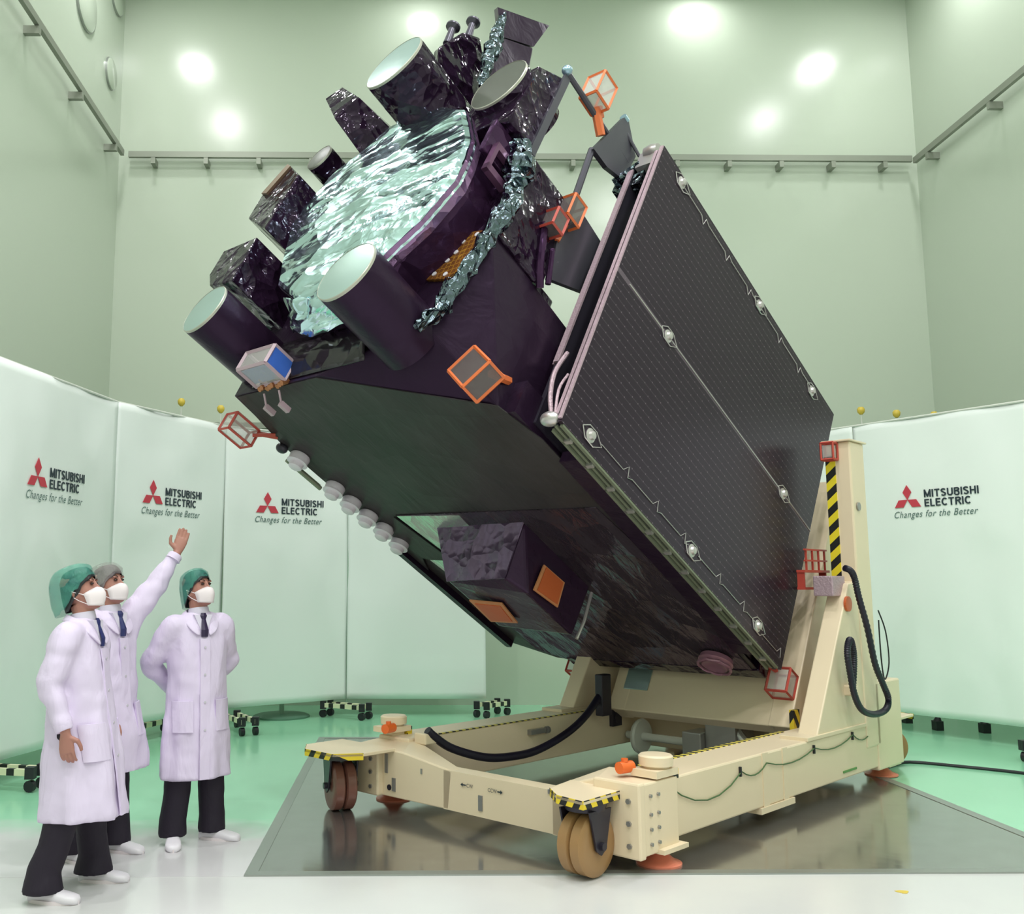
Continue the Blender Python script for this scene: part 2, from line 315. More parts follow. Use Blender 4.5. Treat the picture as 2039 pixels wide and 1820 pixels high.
MB().lathe((0, 0, 0), (0, 0, 1), [(0.34, 0), (0.34, 0.02), (0.30, 0.035), (0.04, 0.04)], 32).build('base', mat('dark_green_base', (0.10, 0.22, 0.15), 0.4), t, True)
MB().lathe((0, 0, 0.035), (0, 0, 1), [(0.03, 0), (0.03, 0.9)], 16).build('post', M['pole_green'], t, True)
# ------------------------------------------------------------------ screens with logos
def text_mesh(txt, width, height, shear=0.0, off=0.0, spacing=1.0):
    cu = bpy.data.curves.new('t', 'FONT'); cu.body = txt; cu.size = 1; cu.shear = shear; cu.offset = off; cu.space_character = spacing
    ob = bpy.data.objects.new('t', cu); COL.objects.link(ob); bpy.context.view_layer.update()
    me = bpy.data.meshes.new_from_object(ob.evaluated_get(bpy.context.evaluated_depsgraph_get()))
    bpy.data.objects.remove(ob)
    xs = [v.co.x for v in me.vertices]; ys = [v.co.y for v in me.vertices]
    x0, x1, y0, y1 = min(xs), max(xs), min(ys), max(ys)
    for v in me.vertices: v.co.x = (v.co.x-x0)/(x1-x0)*width; v.co.y = (v.co.y-y0)/(y1-y0)*height
    return me
def stroke_letters(txt, width, height, th=0.17):
    # bold sans capitals as polylines of constant stroke; returns 2D quads
    def arc(cx, cy, rx, ry, a0, a1, n=9): return [(cx+rx*math.cos(math.radians(a0+(a1-a0)*i/n)), cy+ry*math.sin(math.radians(a0+(a1-a0)*i/n))) for i in range(n+1)]
    h = th/2
    G = {'I': (0.0, [[(0, 0), (0, 1)]]), 'T': (0.62, [[(0, 1-h), (0.62, 1-h)], [(0.31, 0), (0.31, 1)]]), 'L': (0.50, [[(h, 1), (h, h), (0.50, h)]]),
         'M': (0.80, [[(h, 0), (h, 1-h*0.3), (0.40, 0.10), (0.80-h, 1-h*0.3), (0.80-h, 0)]]), 'H': (0.66, [[(h, 0), (h, 1)], [(0.66-h, 0), (0.66-h, 1)], [(h, 0.5), (0.66-h, 0.5)]]),
         'E': (0.54, [[(0.54, 1-h), (h, 1-h), (h, h), (0.54, h)], [(h, 0.52), (0.50, 0.52)]]),
         'U': (0.66, [[(h, 1), (h, 0.33)]+arc(0.33, 0.33, 0.33-h, 0.33-h, 180, 360)+[(0.66-h, 1)]]),
         'C': (0.66, [arc(0.36, 0.5, 0.36-h, 0.5-h, 45, 315, 16)]),
         'S': (0.60, [arc(0.30, 0.74, 0.30-h, 0.26-h, 20, 180, 8)+arc(0.30, 0.74, 0.30-h, 0.26-h, 180, 250, 4)+arc(0.30, 0.27, 0.30-h, 0.27-h, 70, 0, 4)+arc(0.30, 0.27, 0.30-h, 0.27-h, 0, -160, 8)]),
         'B': (0.62, [[(h, h), (h, 1-h), (0.34, 1-h)]+arc(0.34, 0.76, 0.24-h*0.6, 0.24-h, 90, -90)+[(h, 0.52)], [(0.34, 0.52)]+arc(0.36, 0.28, 0.26-h, 0.24, 90, -90)[0:]+[(h, h)]]),
         'R': (0.62, [[(h, 0), (h, 1-h), (0.34, 1-h)]+arc(0.34, 0.74, 0.26-h*0.6, 0.26-h, 90, -90)+[(h, 0.48)], [(0.36, 0.48), (0.60, 0)]])}
    quads = []; x = 0
    for ch in txt:
        wd, strokes = G[ch]
        if ch == 'I': x += h; wd = h
        for st in strokes:
            for i in range(len(st)-1):
                p = Vector(st[i]); q = Vector(st[i+1]); d = q-p
                if d.length < 1e-6: continue
                d.normalize(); e = h*0.55 if 0 < i else 0; f = h*0.55 if i < len(st)-2 else 0; nn = Vector((-d.y, d.x))*h; p2 = p-d*e; q2 = q+d*f
                quads.append([(x+p2.x-nn.x, p2.y-nn.y), (x+q2.x-nn.x, q2.y-nn.y), (x+q2.x+nn.x, q2.y+nn.y), (x+p2.x+nn.x, p2.y+nn.y)])
        x += wd+0.12
    x -= 0.12
    return [[(px/x*width, py*height) for px, py in qd] for qd in quads]
def bold_lettering(name, txt, s0, z0, width, height, m, parent, fr):
    mb = MB()
    for i, qd in enumerate(stroke_letters(txt, width, height)):
        mb.add([fr(s0+x, z0+y, 0.012) for x, y in qd]+[fr(s0+x, z0+y, 0.0145+0.0001*(i % 5)) for x, y in qd], [(3, 2, 1, 0), (4, 5, 6, 7), (0, 1, 5, 4), (1, 2, 6, 5), (2, 3, 7, 6), (3, 0, 4, 7)])
    return mb.build(name, m, parent)
def lettering(name, txt, s0, z0, width, height, m, parent, fr, **k):
    me = text_mesh(txt, width, height, **k)
    for v in me.vertices:
        p = fr(s0+v.co.x, z0+v.co.y, 0.014+v.co.z); v.co = p
    me.materials.append(m); o = bpy.data.objects.new(name, me); COL.objects.link(o); o.parent = parent; return o
H0, H1 = 0.20, 3.42
def screen(p0, p1, label, s_logo=None, seed=0, bow=0.0, stand=None):
    p0 = Vector((*p0, 0)); p1 = Vector((*p1, 0)); d = (p1-p0); Ln = d.length; d.normalize(); nv = Vector((d.y, -d.x, 0))
    if nv.dot(Vector((0.5, 0, 0))-p0) < 0: nv = -nv
    t = empty('partition_screen', label, 'screen', Matrix.Translation(p0), 'white cloth screens around the work area')
    random.seed(seed)
    def wave(s, z):
        edge = min(1, s/0.3, (Ln-s)/0.3)
        fl = max(0, 1-abs(z-2.47)/0.3)*(1 if s_logo is None or abs(s-s_logo-0.45) > 0.7 else 0)
        amp = 0.035*noise.noise(Vector((s*0.9+seed*7, z*0.35-s*0.5, seed)))+0.02*noise.noise(Vector((s*2.2, z*0.8, seed+3)))
        k = 1.0
        if s_logo is not None:
            dd = max(abs(s-s_logo-0.45)-0.5, abs(z-2.47)-0.25, 0); k = min(1, dd/0.3)
        return amp*k
    ns, nz = 40, 40; vs = []; fs = []
    for i in range(ns+1):
        for j in range(nz+1):
            s = Ln*i/ns; z = H0+(H1-H0)*j/nz
            vs.append(d*s+Vector((0, 0, z))+nv*wave(s, z))
    for i in range(ns):
        for j in range(nz): a = i*(nz+1)+j; fs.append((a, a+1, a+nz+2, a+nz+1))
    c = MB().add(vs, fs).build('curtain', M['cloth'], t, 2)
    so = c.modifiers.new('thickness', 'SOLIDIFY'); so.thickness = 0.006
    MB().tube([Vector((0, 0, H1)), d*Ln+Vector((0, 0, H1))], 0.012, 8).build('top_bar', M['white_metal'], t, True)
    pst = MB().tube([Vector((0, 0, 0.16))-nv*0.02, Vector((0, 0, H1))-nv*0.02], 0.009, 8).build('post', M['pole_green'], t, True)
    if s_logo is not None:
        def fr(s, z, off): return d*s+Vector((0, 0, z))+nv*off
        h = 0.245; w_ = 0.295; zb = 2.432
        lg = MB()
        def rh(pts): lg.add([fr(s_logo+x*w_, zb+y*h, 0.012) for x, y in pts]+[fr(s_logo+x*w_, zb+y*h, 0.016) for x, y in pts],
                            [(3, 2, 1, 0), (4, 5, 6, 7), (0, 1, 5, 4), (1, 2, 6, 5), (2, 3, 7, 6), (3, 0, 4, 7)])
        rh([(0.5, 1.0), (0.333, 0.67), (0.5, 0.335), (0.667, 0.67)])
        rh([(0.5, 0.335), (0.165, 0.335), (0.0, 0.0), (0.335, 0.0)])
        rh([(0.5, 0.335), (0.835, 0.335), (1.0, 0.0), (0.665, 0.0)])
        lg.build('emblem', M['logo_red'], c)
        bold_lettering('lettering', 'MITSUBISHI', s_logo+0.335, 2.528, 0.575, 0.082, M['logo_black'], c, fr)
        bold_lettering('lettering', 'ELECTRIC', s_logo+0.335, 2.427, 0.49, 0.082, M['logo_black'], c, fr)
        lettering('slogan', 'Changes for the Better', s_logo-0.01, 2.295, 0.90, 0.095, M['logo_grey'], c, fr, shear=0.35, spacing=1.12)
    for (xa, ya, xb, yb) in (stand or ()):
        pa = Vector((xa, ya, 0)); pb = Vector((xb, yb, 0)); u = (pb-pa).normalized(); v = Vector((-u.y, u.x, 0)); st = MB(p0)
        key = 'tape_%.2f' % u.x
        if key not in M: M[key] = stripe_mat('black_and_yellow_tape', (0.82, 0.80, 0.55), (0.02, 0.02, 0.02), 0.17, tuple(u), duty=0.6)
        for o_ in (0.0, 0.15):
            st.add([pa+v*(o_+w_)+u*l_+Vector((0, 0, z_)) for l_ in (0, (pb-pa).length) for w_ in (-0.02, 0.02) for z_ in (0.12, 0.17)], [(0, 1, 3, 2), (4, 6, 7, 5), (0, 4, 5, 1), (2, 3, 7, 6), (0, 2, 6, 4), (1, 5, 7, 3)])
            o = st.build('stand_bar', M[key], t); st = MB(p0)
            for q in (pa+v*o_+u*0.03, pb+v*o_-u*0.03):
                cb = MB(p0).box((q.x-0.035, q.y-0.035, 0.10), (q.x+0.035, q.y+0.035, 0.19)); cb.lathe(q+Vector((0, 0, 0.045))-v*0.022, v, [(0.001, 0), (0.044, 0), (0.044, 0.044), (0.001, 0.044)], 14)
                cb.build('caster', M['rubber'], o, True)
    return t
screen((-3.52, 6.4), (-2.88, 9.55), 'white cloth screen with the red and black printed mark at the far left edge', 1.71, 1, stand=[(-3.45, 7.85, -2.85, 7.70)])
screen((-2.88, 9.55), (-2.06, 11.05), 'white cloth screen second from the left, its mark above the raised hand', 0.387, 2, stand=[(-2.75, 9.95, -2.45, 10.75)])
screen((-2.06, 11.05), (-0.68, 12.0), 'white cloth screen behind the person standing alone, mark at upper left', 0.400, 3, stand=[(-2.0, 11.0, -1.68, 10.40)])
screen((-0.68, 12.0), (1.03, 12.0), 'plain white cloth screen without a mark, half behind the spacecraft', None, 4, stand=[(-0.98, 11.88, -0.45, 11.55), (1.20, 12.15, 0.88, 11.80)])
screen((4.3, 12.35), (5.25, 10.95), 'narrow white cloth screen behind the trolley column', None, 5)
screen((5.25, 10.95), (6.30, 9.28), 'white cloth screen with a printed mark right of the trolley column', 0.46, 6)
screen((6.30, 9.28), (6.85, 7.2), 'white cloth screen at the right edge of the photo', None, 7, stand=[(6.1, 9.15, 5.62, 8.85)])
# small dark clamps under the right screens
for x, y in ((5.85, 11.3), (5.9, 10.75), (6.3, 10.55)):
    o = MB((x, y, 0)).box((x-0.04, y-0.05, 0), (x+0.04, y+0.05, 0.10)).lathe((x, y, 0.08), (0.3, 0.2, 1), [(0.05, 0), (0.03, 0.05), (0.01, 0.08)], 10).build('floor_clamp', M['rubber'])
    o.location = (x, y, 0); tag(o, 'small dark clamp on the green floor below the right screens', 'clamp', 'dark clamps on the floor at right')
# floor cable
o = MB().tube([(4.0, 8.32, 0.012), (4.30, 8.62, 0.012), (4.55, 8.80, 0.012), (4.9, 8.58, 0.012), (5.3, 8.23, 0.012), (6.2, 7.2, 0.012)], 0.014, 8, 6).build('floor_cable', M['cable'], None, True)
tag(o, 'black cable lying on the green floor from the rear caster to the right edge', 'cable')
for x, y, sx, m_ in ((2.62, 5.22, 0.045, M['ochre']), (3.45, 5.35, 0.02, M['dark_metal']), (3.75, 5.15, 0.022, M['grey_metal'])):
    mk = MB((x, y, 0)).add([(x+sx*math.cos(a)*(0.7+0.3*math.sin(3*a)), y+0.6*sx*math.sin(a), z) for z in (0.0005, 0.002) for a in [k*PI/5 for k in range(10)]],
                  [tuple(range(10))[::-1], tuple(range(10, 20))]+[(i, (i+1) % 10, 10+(i+1) % 10, 10+i) for i in range(10)])
    o = mk.build('floor_mark', m_); o.location = (x, y, 0)
    tag(o, {2.62: 'yellow tape scrap on the pale floor near the bottom edge', 3.45: 'small dark chip on the pale floor in front of the plate', 3.75: 'small grey chip on the pale floor nearest the bottom right'}[x], 'floor mark')
# ------------------------------------------------------------------ the spacecraft, written in its own frame: l along its length, n across (up), b sideways
SO = (0, 0, 4.8)
ship = empty('spacecraft', 'tilted spacecraft wrapped in black and silver foil with a folded solar array', 'spacecraft', frame(L, N, B, A*7.456+Z*0.923+B*4.8))
def S(): return MB(SO)
def hull(name, pts, m, parent, bevel=0):
    bm = bmesh.new()
    for p in pts: bm.verts.new(Vector(p)-Vector(SO))
    r = bmesh.ops.convex_hull(bm, input=bm.verts)
    me = bpy.data.meshes.new(name); bmesh.ops.recalc_face_normals(bm, faces=bm.faces); bm.to_mesh(me); bm.free(); me.materials.append(m)
    o = bpy.data.objects.new(name, me); COL.objects.link(o); o.parent = parent
    if bevel: b = o.modifiers.new('bevel', 'BEVEL'); b.width = bevel; b.segments = 2
    return o
body = hull('body', [(l, n, b) for l, b in ((0.0, 3.80), (3.45, 3.86), (3.48, 6.08), (0.25, 6.06), (0.0, 5.7)) for n in (0.0, 0.74)] +
            [(4.06, 0.0, 6.02), (4.06, 0.0, 5.02), (3.95, 0.3, 6.1), (4.05, 0.27, 4.15), (4.05, 1.02, 3.90), (4.05, 1.02, 6.1)], M['foil_smooth'], ship, 0.01)
hull('upper_deck', [(l, n, b) for l in (3.50, 4.05) for n, b in ((1.0, 3.87), (1.76, 3.87), (1.0, 6.1), (1.9, 6.05), (1.95, 4.25))], M['foil_dark'], ship, 0.01)
S().box((2.4, 1.0, 4.95), (3.9, 2.2, 6.0)).box((0.0, 1.0, 4.6), (2.4, 1.6, 6.0)).build('rear_equipment_bay', M['foil_dark'], ship, bevel=0.02)
hull('deck_box', [(l, n, b) for b in (3.89, 4.45) for l, n in ((4.0, 1.76), (4.03, 2.60), (4.29, 2.42), (4.31, 1.86))], M['foil_dark'], ship, 0.01)
S().box((3.82, 1.9, 4.7), (4.04, 2.75, 5.7)).build('instrument_mount', M['foil_dark'], ship, bevel=0.01)
S().box((4.01, 1.76, 3.865), (4.07, 2.60, 3.89)).build('radiator_panel', M['strut'], ship)
# underside blanket and films (thin sheets fixed under the body)
def sheet(name, poly, n0, n1, m, par=ship, **k):
    return S().add([(l, n0, b) for l, b in poly]+[(l, n1, b) for l, b in poly], [tuple(range(len(poly)))[::-1], tuple(range(len(poly), 2*len(poly)))] +
                   [(i, (i+1) % len(poly), len(poly)+(i+1) % len(poly), len(poly)+i) for i in range(len(poly))]).build(name, m, par, **k)
sheet('underside_blanket', [(4.05, 5.98), (3.44, 6.10), (0.22, 6.09), (-0.04, 5.72), (-0.14, 3.70), (3.10, 3.74), (3.48, 3.84), (4.05, 5.04)], -0.008, 0.0, M['under'])
sheet('film_panel', [(2.43, 5.71), (2.40, 4.9), (2.35, 3.80), (1.95, 3.76), (-0.10, 3.74), (-0.05, 5.60), (0.14, 5.86), (1.34, 5.86), (1.76, 5.90), (1.73, 5.62)], -0.016, -0.008, M['foil_under'])
sheet('film_patch', [(2.43, 5.71), (2.38, 5.05), (1.75, 5.10), (1.45, 5.5), (1.36, 5.86), (1.76, 5.90), (1.73, 5.62)], -0.022, -0.016, M['foil_green'])
sheet('grey_flap', [(2.10, 6.05), (2.43, 5.74), (1.74, 5.63), (1.80, 5.95), (1.60, 6.05)], -0.032, -0.022, M['under'])
S().box((-0.02, 0.0, 3.76), (3.40, 0.25, 3.86)).build('side_closure', M['foil_smooth'], ship)
# box under the body with amber windows
eb = hull('equipment_box', [(2.22, 0.0, 5.42), (2.22, 0.0, 4.52), (1.28, 0.0, 4.52), (1.28, 0.0, 5.42), (2.06, -0.42, 5.24), (2.10, -0.42, 4.62), (1.96, -0.46, 4.5), (1.32, -0.46, 4.5), (1.34, -0.42, 5.25)], mat('box_wrap', (0.030, 0.014, 0.032), 0.22, spec=0.4, tint=PT, bump=[('v', 3, 0.35, 0.04, ONE), ('n', 12, 0.3, 0.02, ONE)]), ship, 0.02)
def plate(name, pts, nrm, th, m, par):
    nv = Vector(nrm).normalized()*th; k = len(pts)
    return S().add([Vector(p) for p in pts]+[Vector(p)+nv for p in pts], [tuple(range(k))[::-1], tuple(range(k, 2*k))]+[(i, (i+1) % k, k+(i+1) % k, k+i) for i in range(k)]).build(name, m, par)
plate('wrinkled_front', [(2.225, -0.005, 5.42), (2.225, -0.005, 4.52), (2.105, -0.425, 4.62), (2.065, -0.425, 5.24)], (1, -0.3, 0), 0.012, mat('wrinkled_lilac_film', (0.13, 0.085, 0.15), 0.2, metal=0.5, bump=[('v', 4, 0.9, 0.08, ONE), ('v', 11, 0.5, 0.03, ONE)]), eb)
f1 = plate('amber_window', [(1.84, -0.452, 5.17), (1.80, -0.452, 4.86), (1.50, -0.456, 4.92), (1.50, -0.452, 5.20)], (0, -1, 0), 0.012, M['orange_edge'], eb)
plate('amber_pane', [(1.80, -0.464, 5.14), (1.77, -0.464, 4.90), (1.53, -0.468, 4.95), (1.53, -0.464, 5.17)], (0, -1, 0), 0.006, M['orange_win'], eb)
f2 = plate('amber_window', [(1.91, -0.186, 4.49), (1.63, -0.174, 4.49), (1.62, -0.385, 4.485), (1.93, -0.415, 4.485)], (0, 0, -1), 0.012, M['orange_edge'], eb)
plate('amber_pane', [(1.885, -0.195, 4.475), (1.655, -0.19, 4.475), (1.645, -0.372, 4.47), (1.90, -0.40, 4.47)], (0, 0, -1), 0.006, M['orange_win'], eb)
S().tube([(1.27, -0.05, 4.50), (1.26, -0.3, 4.49), (1.27, -0.46, 4.50)], 0.014, 8).build('lashing', M['wire'], eb, True)
# base ring under the panel
rg = S(); rg.lathe((0.2, -0.02, 3.95), (0, -1, 0), [(0.05, 0), (0.13, 0.01), (0.14, 0.05), (0.10, 0.09), (0.03, 0.06)], 28); 
for a in range(0, 360, 45):
    rg.tube([(0.2+0.13*math.cos(math.radians(a+q)), -0.10-0.012*math.sin(math.radians(3*q)), 3.95+0.13*math.sin(math.radians(a+q))) for q in range(0, 50, 12)], 0.012, 6)
rg.build('cable_coil', mat('pink_coiled_lead', (0.36, 0.17, 0.24), 0.3, metal=0.2), ship, True)
# body aft end and adapter
S().lathe((0.0, 0.75, 4.8), (-1, 0, 0), [(0.62, -0.02), (0.62, 0.12), (0.70, 0.13), (0.70, 0.27)], 40).build('adapter_ring', M['dark_metal'], ship, True)
S().box((-0.14, -0.02, 3.68), (0.0, 0.85, 5.6)).build('aft_closure', M['foil_dark'], ship, bevel=0.01)
# white caps along the lower edge
for i, (l, b) in enumerate(((3.307, 6.03), (2.89, 6.02), (2.68, 6.02), (2.475, 6.01), (2.27, 6.0), (2.06, 6.0))):
    m = S(); m.lathe((l, -0.01, b), (0, -1, 0), [(0.080, 0), (0.086, 0.01), (0.080, 0.060), (0.088, 0.064), (0.088, 0.070), (0.060, 0.074), (0.056, 0.11), (0.045, 0.118), (0.001, 0.12)], 28)
    m.build('nozzle_cap', M['cup'], ship, True)
S().box((0.25, -0.07, 6.06), (2.0, -0.008, 6.12)).build('edge_rail', M['foil_smooth'], ship)
S().tube([(2.0, -0.062, 6.125), (0.26, -0.062, 6.125)], 0.008, 6).tube([(3.35, -0.07, 6.12), (2.95, -0.07, 6.12)], 0.02, 8).tube([(3.3, -0.04, 6.15), (2.95, -0.04, 6.15)], 0.012, 8).build('edge_tube', M['olive'], ship, True)
S().ell((3.45, -0.03, 6.1), (0.05, 0.04, 0.05)).build('edge_fitting', M['dark_metal'], ship, True)
# solar array: outer stack of two thin panels and an inner panel
arr = S().box((0.0, 0.0, 3.500), (3.25, 2.575, 3.530)).build('solar_array', M['solar'], ship)
S().box((0.0, 0.0, 3.545), (3.24, 2.56, 3.575)).build('array_panel', M['dark_metal'], arr)
S().box((0.05, 0.05, 3.74), (3.22, 2.46, 3.775)).build('array_panel', M['dark_metal'], arr)
eg = S(); eg.box((3.25, 0.02, 3.502), (3.262, 2.57, 3.528)).box((3.24, 0.02, 3.547), (3.252, 2.55, 3.573))
eg.build('panel_edge', M['pink_edge'], arr)
S().box((3.22, 0.55, 3.735), (3.236, 2.44, 3.78)).box((3.205, 0.55, 3.79), (3.215, 2.44, 3.80)).build('panel_edge', M['pink_edge'], arr)
S().box((0.05, -0.016, 3.503), (3.22, 0.0, 3.528)).box((0.05, -0.014, 3.55), (3.22, 0.0, 3.57)).box((0.05, -0.03, 3.58), (3.20, -0.005, 3.60)).build('panel_edge', M['olive'], arr)
gr = S()
for k in range(12): gr.box((0.2+k*0.26, -0.03, 3.53), (0.23+k*0.26, 0.0, 3.60))
gr.build('hinge_row', M['wire'], arr)
S().box((2.9, -0.03, 3.60), (0.3, 0.05, 3.74)).build('hinge_beam', M['foil_smooth'], arr)
for (l, n) in ((2.552, 1.305), (0.564, 1.305), (2.967, 0.10), (1.591, 0.11), (0.5, 0.115), (2.948, 2.50), (1.577, 2.50), (0.478, 2.47)):
    m = S(); m.lathe((l, n, 3.50), (0, 0, -1), [(0.048, 0), (0.048, 0.006), (0.032, 0.012), (0.026, 0.03), (0.012, 0.036), (0.001, 0.036)], 18)
    hp = m.build('hold_down', M['wire'], arr, True)
    S().tube([(l+0.10, n+0.01, 3.494), (l+0.04, n+0.055, 3.492), (l-0.04, n+0.055, 3.492), (l-0.13, n, 3.494), (l-0.05, n-0.055, 3.492), (l+0.05, n-0.05, 3.492), (l+0.10, n+0.01, 3.494)], 0.004, 5).build('lead_wire', M['wire'], hp)
def zig(l0, l1, n, s):
    pts = [(l0, n, 3.494)]; l = l0; k = 0
    while l > l1:
        l -= (0.28, 0.05, 0.02, 0.05)[k % 4]; pts.append((l, n+(0, s*0.055, -s*0.02, 0)[k % 4], 3.494)); k += 1
    return pts
S().tube(zig(2.85, 1.70, 0.12, 1), 0.003, 5).tube(zig(1.50, 0.62, 0.12, 1), 0.003, 5).tube(zig(0.42, 0.08, 0.09, 1), 0.003, 5).build('lead_wire', M['wire'], arr)
S().tube(zig(2.90, 1.65, 2.49, -1), 0.004, 5).tube(zig(1.5, 0.55, 2.49, -1), 0.004, 5).build('lead_wire', M['wire'], arr)
S().tube([(3.1, 1.30, 3.497), (2.62, 1.30, 3.497)], 0.006, 5).tube([(2.50, 1.305, 3.497), (0.66, 1.305, 3.497)], 0.005, 5).tube([(0.50, 1.305, 3.497), (0.0, 1.305, 3.497)], 0.005, 5).build('centre_seam', M['wire'], arr)
# hinge hardware at the array's corners
S().lathe((3.22, 2.60, 3.62), (0, 0, 1), [(0.05, -0.05), (0.06, 0), (0.05, 0.06), (0.01, 0.07)], 14).box((3.10, 2.44, 3.58), (3.24, 2.60, 3.72)).build('hinge_fitting', M['wire'], arr, True)
S().tube([(3.22, 0.62, 3.70), (3.28, 0.40, 3.68), (3.28, 0.20, 3.64), (3.24, 0.05, 3.60)], 0.016, 8, 5).tube([(3.24, 0.4, 3.60), (3.27, 0.25, 3.60), (3.24, 0.03, 3.57)], 0.010, 8, 4).build('root_harness', M['pink_edge'], arr, True)
S().ell((3.25, 0.03, 3.60), (0.05, 0.05, 0.07)).build('hinge_fitting', M['wire'], arr, True)
S().box((3.0, 2.3, 3.66), (3.20, 2.5, 3.90)).tube([(3.22, 2.5, 3.70), (3.22, 2.38, 3.9)], 0.03, 8).build('hinge_fitting', M['collar'], arr)
# struts and brackets between body and array
S().tube([(4.06, 2.63, 3.87), (3.20, 2.60, 3.86)], 0.022, 8).build('strut', M['strut'], ship, True)
S().tube([(3.38, 2.84, 3.87), (3.17, 2.70, 3.80), (3.14, 2.62, 3.66)], 0.014, 8).build('strut', M['strut'], ship, True)
S().tube([(3.56, 2.36, 3.88), (3.50, 1.45, 3.88)], 0.026, 8).build('strut', M['strut'], ship, True)
S().ell((4.07, 2.64, 3.87), (0.04, 0.04, 0.04)).build('strut_joint', M['strut_glint'], ship, True)
hull('strut_bracket', [(l, n, b) for b in (3.84, 3.88) for l, n in ((3.42, 2.88), (3.58, 2.33), (3.39, 2.34), (3.19, 2.42), (3.16, 2.72), (3.36, 2.90))], M['strut'], ship)
S().tube([(3.42, 2.90, 3.86), (3.37, 2.90, 3.86)], 0.03, 10).build('bracket_cap', M['strut_glint'], ship, True)
hull('array_bracket', [(l, n, b) for b in (3.85, 3.89) for l, n in ((3.42, 1.80), (2.75, 1.74), (2.78, 1.50), (3.22, 1.46), (3.48, 1.10), (3.56, 1.44))], M['strut'], ship)
S().tube([(3.70, 1.42, 3.86), (3.62, 1.12, 3.84), (3.52, 0.98, 3.86)], 0.028, 8, 3).tube([(3.60, 1.25, 3.80), (3.50, 1.02, 3.82)], 0.02, 8).build('harness_conduit', M['purple'], ship, True)
# big silver-topped imager
abi = [(1.072, 5.753), (0.688, 5.55), (0.40, 5.12), (0.32, 4.72), (0.42, 4.47), (0.619, 4.331), (0.822, 4.14), (1.131, 3.99), (1.341, 4.00), (1.566, 4.05), (2.0, 4.30), (2.198, 4.60), (2.297, 4.965), (2.298, 5.25), (2.078, 5.541), (1.942, 5.769), (1.634, 5.889), (1.402, 5.891)]
def dens(poly, k):
    out = []
    for i in range(len(poly)):
        p, q = poly[i], poly[(i+1) % len(poly)]
        for j in range(k): t = j/k; out.append((p[0]*(1-t)+q[0]*t, p[1]*(1-t)+q[1]*t))
    return out
dp = dens(abi, 7); cn = (sum(p[0] for p in abi)/len(abi), sum(p[1] for p in abi)/len(abi))
def crump(x, y, sc_, seed=0):
    p = Vector((x*sc_, y*sc_*0.6, seed)); q = p+0.5*noise.noise_vector(p*0.8)
    d1 = noise.voronoi(q)[0]; return (d1[1]-d1[0])*0.5
imager = S().prism([(p[0]*0.985+cn[0]*0.015, p[1]*0.985+cn[1]*0.015) for p in abi], 0, 4.0, 4.40).build('imager_module', M['purple'], ship, bevel=0.012)
rings = []
R_ = 30
for j in range(R_+1):
    f = 1-j/R_*0.97; ring = []
    for (n_, b_) in dp:
        x = cn[0]+(n_-cn[0])*f; y = cn[1]+(b_-cn[1])*f
        h = 4.44+0.05*(1-f)+0.060*(crump(x, y, 3.0)-0.15)+0.022*(crump(x, y, 7.5, 5)-0.15)
        if j == 0: h -= 0.02
        ring.append((h, x, y))
    rings.append(ring)
skirt = [[(4.36+0.025*crump(n_*2, b_*2, 4), cn[0]+(n_-cn[0])*1.015, cn[1]+(b_-cn[1])*1.015) for n_, b_ in dp]]
S().loft(skirt+rings).build('silver_foil_cover', M['silver'], imager)
# ragged drape of silver foil at the lower corner
dr = []
for j in range(9):
    row = []
    for i in range(16):
        u = i/15; v = j/8; n_ = 0.46-0.16*v-0.10*math.sin(u*PI); b_ = 4.55+0.75*u
        row.append((4.44-0.20*v+0.05*noise.noise(Vector((u*5, v*4, 2))), n_+0.05*noise.noise(Vector((u*6, v*5, 9))), b_))
    dr.append(row)
dv = [p for r in dr for p in r]; df = [(j*16+i, j*16+i+1, (j+1)*16+i+1, (j+1)*16+i) for j in range(8) for i in range(15)]
o = S().add(dv, df).build('silver_foil_drape', M['silver'], imager, 2); so = o.modifiers.new('thickness', 'SOLIDIFY'); so.thickness = 0.01
# purple side folds and small window on the imager flank
S().box((4.10, 1.50, 3.955), (4.36, 1.80, 4.0)).build('side_panel', M['purple'], imager, bevel=0.01)
S().box((4.05, 1.35, 3.90), (4.30, 1.40, 3.95)).box((4.05, 1.55, 3.90), (4.30, 1.60, 3.95)).box((4.05, 1.35, 3.90), (4.09, 1.60, 3.95)).box((4.27, 1.35, 3.90), (4.30, 1.60, 3.95)).build('side_frame', mat('mauve_side_frame', (0.16, 0.07, 0.14), 0.3, metal=0.4), imager)
bd = dens(abi, 3)
S().loft([[(l, cn[0]+(n_-cn[0])*k_, cn[1]+(b_-cn[1])*k_) for n_, b_ in bd] for l, k_ in ((4.29, 0.99), (4.30, 1.006), (4.36, 1.012), (4.41, 1.008))], False).build('foil_band', M['lilac'], imager)
# honeycomb plate
hc = S().prism([(0.671, 4.31), (1.049, 4.139), (1.009, 3.96), (0.784, 3.90), (0.653, 4.02), (0.61, 4.088)], 0, 4.05, 4.075).build('honeycomb_plate', M['honey'], ship)
for (n_, b_) in ((0.95, 4.10), (0.98, 3.99), (0.80, 4.17), (0.70, 4.24), (0.66, 4.12), (0.76, 3.98), (0.86, 4.12), (0.92, 3.94)):
    S().lathe((4.075, n_, b_), (1, 0, 0), [(0.018, 0), (0.018, 0.006), (0.001, 0.007)], 12).build('plate_button', M['shoe'], hc)
